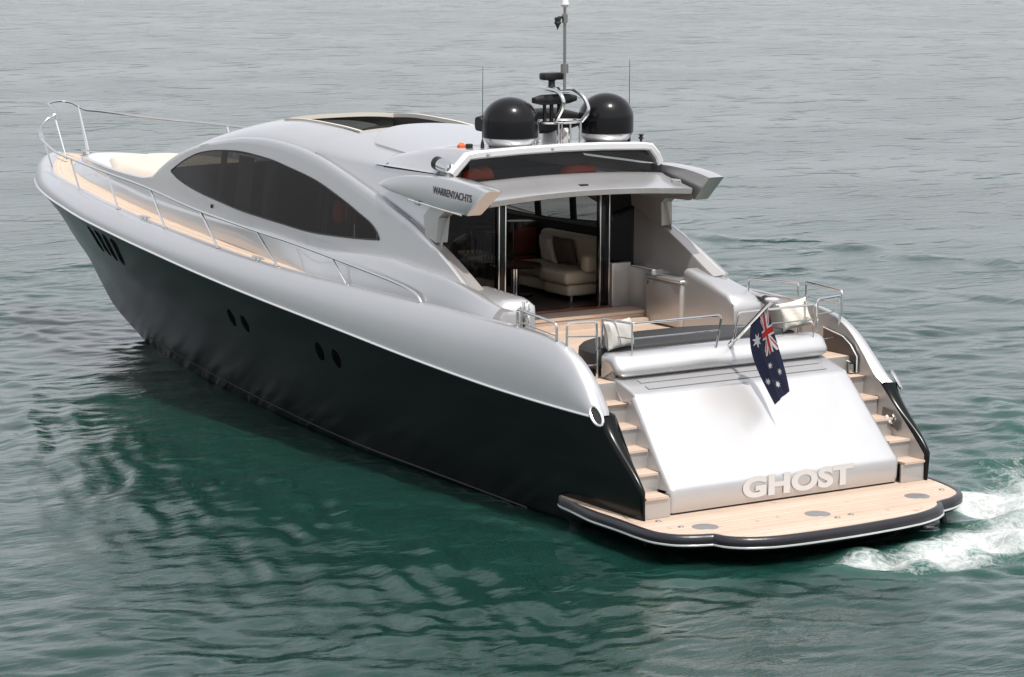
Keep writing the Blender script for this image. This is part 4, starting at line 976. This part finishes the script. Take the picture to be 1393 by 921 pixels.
# cockpit sun pad
pts = []
for a in np.linspace(0, 2*np.pi, 49)[:-1]:
    c_, s_ = math.cos(a), math.sin(a); pts.append((2.12+(1.2*abs(c_)**.75 if c_ > 0 else -.0), .12+1.95*math.copysign(abs(s_)**.8, s_)))
mb = MB(); rows = []
for f, z in ((1, 2.30), (1.005, 2.45), (1, 2.53), (.97, 2.575), (.93, 2.59), (.5, 2.60), (.05, 2.60)):
    rows.append([(2.5+(p[0]-2.5)*f, .12+(p[1]-.12)*f, z) for p in pts])
mb.grid(rows, closev=True); mb.poly(rows[-1]); mb.poly(rows[0][::-1])
pad = tag(mb.build('lounge_pad', vinyl, None), 'black padded cockpit lounge behind the rounded transom top', 'lounge pad')
mb = MB(); mb.rev([(.5, 2.19), (.46, 2.24), (.4, 2.30)], (2.5, .1, 0), 24); mb.build('pad_base', silver_dull, pad)
def look_rot(yawd, tilt, rolld=0): return Matrix.Rotation(math.radians(yawd), 3, 'Z') @ Matrix.Rotation(math.radians(tilt), 3, 'X') @ Matrix.Rotation(math.radians(rolld), 3, 'Z')
tag(pillow(.66, .44, .20, look_rot(-72, 78), (2.08, 1.66, 2.80)).build('pillow', pillowm, None), 'shiny silver grey pillow at the port end of the black lounge', 'pillow')
tag(pillow(.50, .46, .20, look_rot(-120, 68, 14), (2.1, -1.78, 2.83)).build('pillow', whitem, None), 'rumpled off white pillow at the starboard end of the black lounge', 'pillow')

# ensign and staff
st0, st1 = Vector((1.66, -.16, 2.54)), Vector((.55, -.05, 3.37))
sf = thing('flagstaff', 'leaning steel flagstaff on the transom top holding the ensign', 'flagstaff', st0)
def local(mb): mb.v = [(a-st0.x, b-st0.y, c-st0.z) for a, b, c in mb.v]; return mb
mb = MB(); mb.tube([st0, st0+(st1-st0)*.5, st1], lambda t: .028+.012*t, 12); local(mb).build('pole', chrome, sf)
mb = MB(); dr = (st1-st0).normalized(); mb.rev([(0, -.03), (.05, -.03), (.11, -.01), (.11, .015), (.08, .03), (0, .035)], tuple(st1+Vector((0, 0, .01))), 18); local(mb).build('cap', trim, sf)
mb = MB(); mb.tube([st0-dr*.05, st0+dr*.12], .045, 12); local(mb).build('socket', chrome, sf)
def flag():
    nu, nv = 200, 110
    A, Bp = st0+(st1-st0)*.90, st0+(st1-st0)*.50
    A = A-Vector((0, 0, .03)); Bp = Bp-Vector((0, 0, .03))
    def bez(p, t):
        p = [np.array(q) for q in p]
        return sum(math.comb(len(p)-1, i)*(1-t)**(len(p)-1-i)*t**i*p[i] for i in range(len(p)))
    topE = [A, (.58, -.10, 2.95), (.50, -.16, 2.60), (.40, -.2, 2.38), (.28, -.2, 2.02)]
    botE = [Bp, (1.18, -.12, 2.60), (1.16, -.18, 2.35), (.92, -.2, 2.02), (.63, -.2, 1.76)]
    V = np.zeros((nu+1, nv+1, 3))
    for i in range(nu+1):
        u = i/nu; a, b_ = bez(topE, u), bez(botE, u)
        for j in range(nv+1):
            v = j/nv
            p = b_+(a-b_)*v
            p = p+(a-b_)/max(1e-6, np.linalg.norm(a-b_))*0
            fold = (1-.75*u**4)*(.05*math.sin(2*math.pi*(.95*v+.3*u)+2.4)+.022*math.sin(2*math.pi*(2.6*v-.5*u)+2))*min(1, .12+1.1*u)*(.35+.65*math.sin(math.pi*min(1, max(0, .1+.85*v))))
            V[i, j] = p+np.array((.25*fold, 1.0*fold, 0))
    U, Vv = np.meshgrid((np.arange(nu)+.5)/nu, (np.arange(nv)+.5)/nv, indexing='ij')
    x, y = U*2, Vv   # width 2, height 1
    idx = np.zeros((nu, nv), int)
    # union canton: x 0..1, y .5..1
    cxn, cyn = x*1.0, (y-.5)*2*.5   # 1 x .5
    inC = (x < 1) & (y > .5)
    X_, Y_ = (x-.5), (y-.75); ang = .5
    def dist(sx): return (X_*sx*.25-Y_*.5)/math.hypot(.25, .5)
    d1, d2 = dist(1), dist(-1)
    idx[inC & ((np.abs(d1) < .06) | (np.abs(d2) < .06))] = 1
    q = np.where(X_*Y_ > 0, 1, -1)
    idx[inC & (((d1 > -.034) & (d1 < 0) & (X_ > 0) & (Y_ > 0)) | ((d1 > 0) & (d1 < .034) & (X_ < 0) & (Y_ < 0)) | ((d2 > -.034) & (d2 < 0) & (X_ < 0) & (Y_ > 0)) | ((d2 > 0) & (d2 < .034) & (X_ > 0) & (Y_ < 0)))] = 2
    idx[inC & ((np.abs(X_) < .11) | (np.abs(Y_) < .10))] = 1
    idx[inC & ((np.abs(X_) < .068) | (np.abs(Y_) < .06))] = 2
    def star(cx, cy_, R, n):
        dx, dy = x-cx, y-cy_; r = np.hypot(dx, dy); th = np.arctan2(dx, dy) % (2*np.pi/n); th = np.minimum(th, 2*np.pi/n-th)
        # straight edge between outer (R,0) and inner (.45R, pi/n)
        a0 = np.array((R, 0)); ri = .46*R; a1 = np.array((ri*math.cos(math.pi/n), ri*math.sin(math.pi/n)))
        px_, py_ = r*np.cos(th), r*np.sin(th)
        return ((a1[0]-a0[0])*(py_-a0[1])-(a1[1]-a0[1])*(px_-a0[0])) > 0
    for s_ in ((.5, .25, .19, 7), (1.5, .167, .085, 7), (1.25, .5625, .085, 7), (1.5, .833, .085, 7), (1.722, .62, .085, 7), (1.6, .458, .05, 5)): idx[star(*s_)] = 1
    mb = MB(); mb.grid(V); mb.mi = list(idx.ravel())
    navy = simple('flag_navy', (.012, .016, .05), .8, bump=.15, bscale=70); wh = simple('flag_white', (.72, .72, .72), .8); rd = simple('flag_red', (.55, .02, .02), .8)
    tag(mb.build('ensign_flag', [navy, wh, rd], None), 'Australian ensign hanging limp from the leaning staff over the transom', 'flag')
flag()

# red bundles seen through the hardtop window
def bundle(c, l, w, h, seed, label):
    r = random.Random(seed); n = 18; rows = []
    for i in range(n+1):
        t = i/n*2-1; k = (1-abs(t)**3)**.5
        rows.append([(c[0]+w*k*math.cos(a)*(1+.12*math.sin(3*a+seed)), c[1]+t*l, c[2]+h*max(0, k)*(1+math.sin(a))*(.5+.06*math.sin(5*t+2*a+seed))) for a in np.linspace(0, 2*np.pi, 17)[:-1]])
    mb = MB(); mb.grid(rows, closev=True); return tag(mb.build('life_jacket', red, None), label, 'life jacket')
bundle((6.62, 1.22, 4.70), .30, .16, .22, 1, 'orange red bundle behind the hardtop window at its port end')
bundle((6.62, -.80, 4.70), .36, .16, .16, 2, 'orange red bundle behind the hardtop window right of centre')
mb = MB(); 
for sg in (-1, 1):
    rows = []
    for i in range(13):
        t = i/12*2-1; k = (1-t**4)**.5
        rows.append([(9.55+sg*.2+.14*k*math.cos(a), 2.0+.07*k*math.sin(a), 3.92+.22*t) for a in np.linspace(0, 2*np.pi, 13)[:-1]])
    mb.grid(rows, closev=True)
tag(mb.build('life_jacket', red, None), 'orange life jacket hanging inside the aft end of the port side window', 'life jacket')

# saloon furniture
tan = simple('tan_curtain', (.20, .165, .13), .85, bump=.2, bscale=40)
for x0, x1 in ((13.0, 13.7), (11.95, 12.5), (10.1, 10.5)):
    mb = MB(); xx = np.linspace(x0, x1, 30); fo = .03*np.sin(np.linspace(0, 30, 30))
    mb.grid([np.stack([xx, 2.0-.13*(z-3.7)-.18*np.clip((xx-12)/2, 0, 1)+fo, z+0*xx], -1) for z in np.linspace(3.45, 4.55, 6)])
    mb.build('window_curtain', tan, Y)
sofa = thing('sofa', 'cream leather corner sofa inside the saloon doorway on the right', 'sofa', (8.0, -1.7, 2.37))
def sp(name, m_, f, par=sofa):
    mb = MB(); f(mb); o = par.location; mb.v = [(a-o.x, b-o.y, c-o.z) for a, b, c in mb.v]; return mb.build(name, m_, par)
sp('seat_base', leather, lambda b: b.box((7.55, -2.05, 2.47), (8.30, -1.28, 2.66), .05, 3))
sp('seat_cushion', leather, lambda b: b.box((7.52, -2.05, 2.67), (8.36, -1.20, 2.90), .08, 4))
sp('seat_base', leather, lambda b: b.box((8.40, -2.15, 2.45), (9.5, -1.45, 2.66), .05, 3))
sp('seat_cushion', leather, lambda b: b.box((8.38, -2.15, 2.67), (9.5, -1.38, 2.88), .08, 4))
sp('backrest', leather, lambda b: b.box((7.7, -2.24, 2.85), (9.5, -2.0, 3.42), .09, 4))
sp('armrest', leather, lambda b: b.box((7.40, -2.05, 2.87), (7.62, -1.55, 3.18), .08, 4))
sp('leg', chrome, lambda b: b.tube([(7.7, -1.45, 2.37), (7.7, -1.45, 2.48)], .035, 10))
tag(pillow(.5, .5, .18, look_rot(-10, 75), (8.95, -1.84, 3.12)).build('cushion', cream, None), 'pale striped cushion leaning on the saloon sofa', 'cushion')
tag(pillow(.5, .5, .18, look_rot(5, 72), (8.45, -1.84, 3.14)).build('cushion', brown, None), 'dark brown cushion leaning on the saloon sofa', 'cushion')
tb = thing('saloon_table', 'round dark polished table on a steel pedestal inside the saloon', 'table', (8.75, -1.0, 2.37))
sp('tabletop', darkwood, lambda b: b.rev([(0, .52), (.44, .52), (.46, .54), (.44, .565), (0, .565)], (8.75, -1.0, 2.37), 32), tb)
sp('pedestal', chrome, lambda b: (b.tube([(8.75, -1.0, 2.40), (8.75, -1.0, 2.9)], .06, 14), b.tube([(8.67, -.9, 2.40), (8.67, -.9, 2.9)], .04, 12)), tb)
sp('base_plate', blackgloss, lambda b: b.rev([(.3, 0), (.29, .03), (.05, .05)], (8.75, -1.0, 2.37), 24), tb)
cb_ = thing('sideboard', 'tall dark mahogany cabinet standing past the end of the saloon sofa', 'sideboard', (9.9, -1.9, 2.37))
sp('carcass', darkwood, lambda b: b.box((9.75, -2.15, 2.37), (10.1, -1.62, 3.52), .02), cb_)
sp('drawer_front', redwood, lambda b: (b.box((9.735, -2.12, 2.45), (9.755, -1.65, 2.9), .005), b.box((9.735, -2.12, 2.95), (9.755, -1.65, 3.4), .005)), cb_)
def chair(x, y_, rz, label):
    c = thing('dining_chair', label, 'chair', (x, y_, 2.37), 'mahogany dining chairs'); c.rotation_euler = (0, 0, rz)
    def q(name, m_, f): mb = MB(); f(mb); return mb.build(name, m_, c)
    q('seat', leather, lambda b: b.box((-.22, -.22, .42), (.22, .22, .50), .03))
    for a in (-.2, .2):
        for d in (-.2, .2): q('leg', redwood, lambda b: b.tube([(a, d, 0), (a, d, .44)], .022, 8))
    def back(b):
        for k in range(6): b.tube([(.2, -.2+.08*k, .48), (.26, -.2+.08*k, .95)], .012, 6)
        b.tube([(.26, -.24, .96), (.26, .24, .96)], .028, 8)
    q('backrest', redwood, back)
chair(10.95, -1.55, 2.9, 'red mahogany chair with spindle back farther inside the saloon at left')
chair(10.2, -1.3, 3.3, 'red mahogany chair with spindle back beside the dark cabinet')
cs = thing('galley_counter', 'low pale counter along the port side of the saloon', 'counter', (11, 1.6, 2.37))
sp('carcass', leather, lambda b: b.box((9.6, 1.1, 2.37), (13.0, 2.1, 3.0), .03), cs)
sp('worktop', darkwood, lambda b: b.box((9.55, 1.05, 3.0), (13.05, 2.12, 3.04), .01), cs)
hs = thing('helm_chair', 'black helm chair under the open sunroof', 'chair', (12.4, .1, 2.37))
sp('pedestal', chrome, lambda b: b.tube([(12.4, .1, 2.37), (12.4, .1, 3.5)], .07, 12), hs)
sp('seat', blackmatte, lambda b: b.box((12.15, -.18, 3.5), (12.65, .38, 3.68), .06, 3), hs)
sp('backrest', blackmatte, lambda b: b.box((12.05, -.18, 3.66), (12.22, .38, 4.6), .06, 3), hs)
sp('headrest', blackmatte, lambda b: b.box((12.05, -.02, 4.62), (12.2, .25, 4.95), .06, 3), hs)
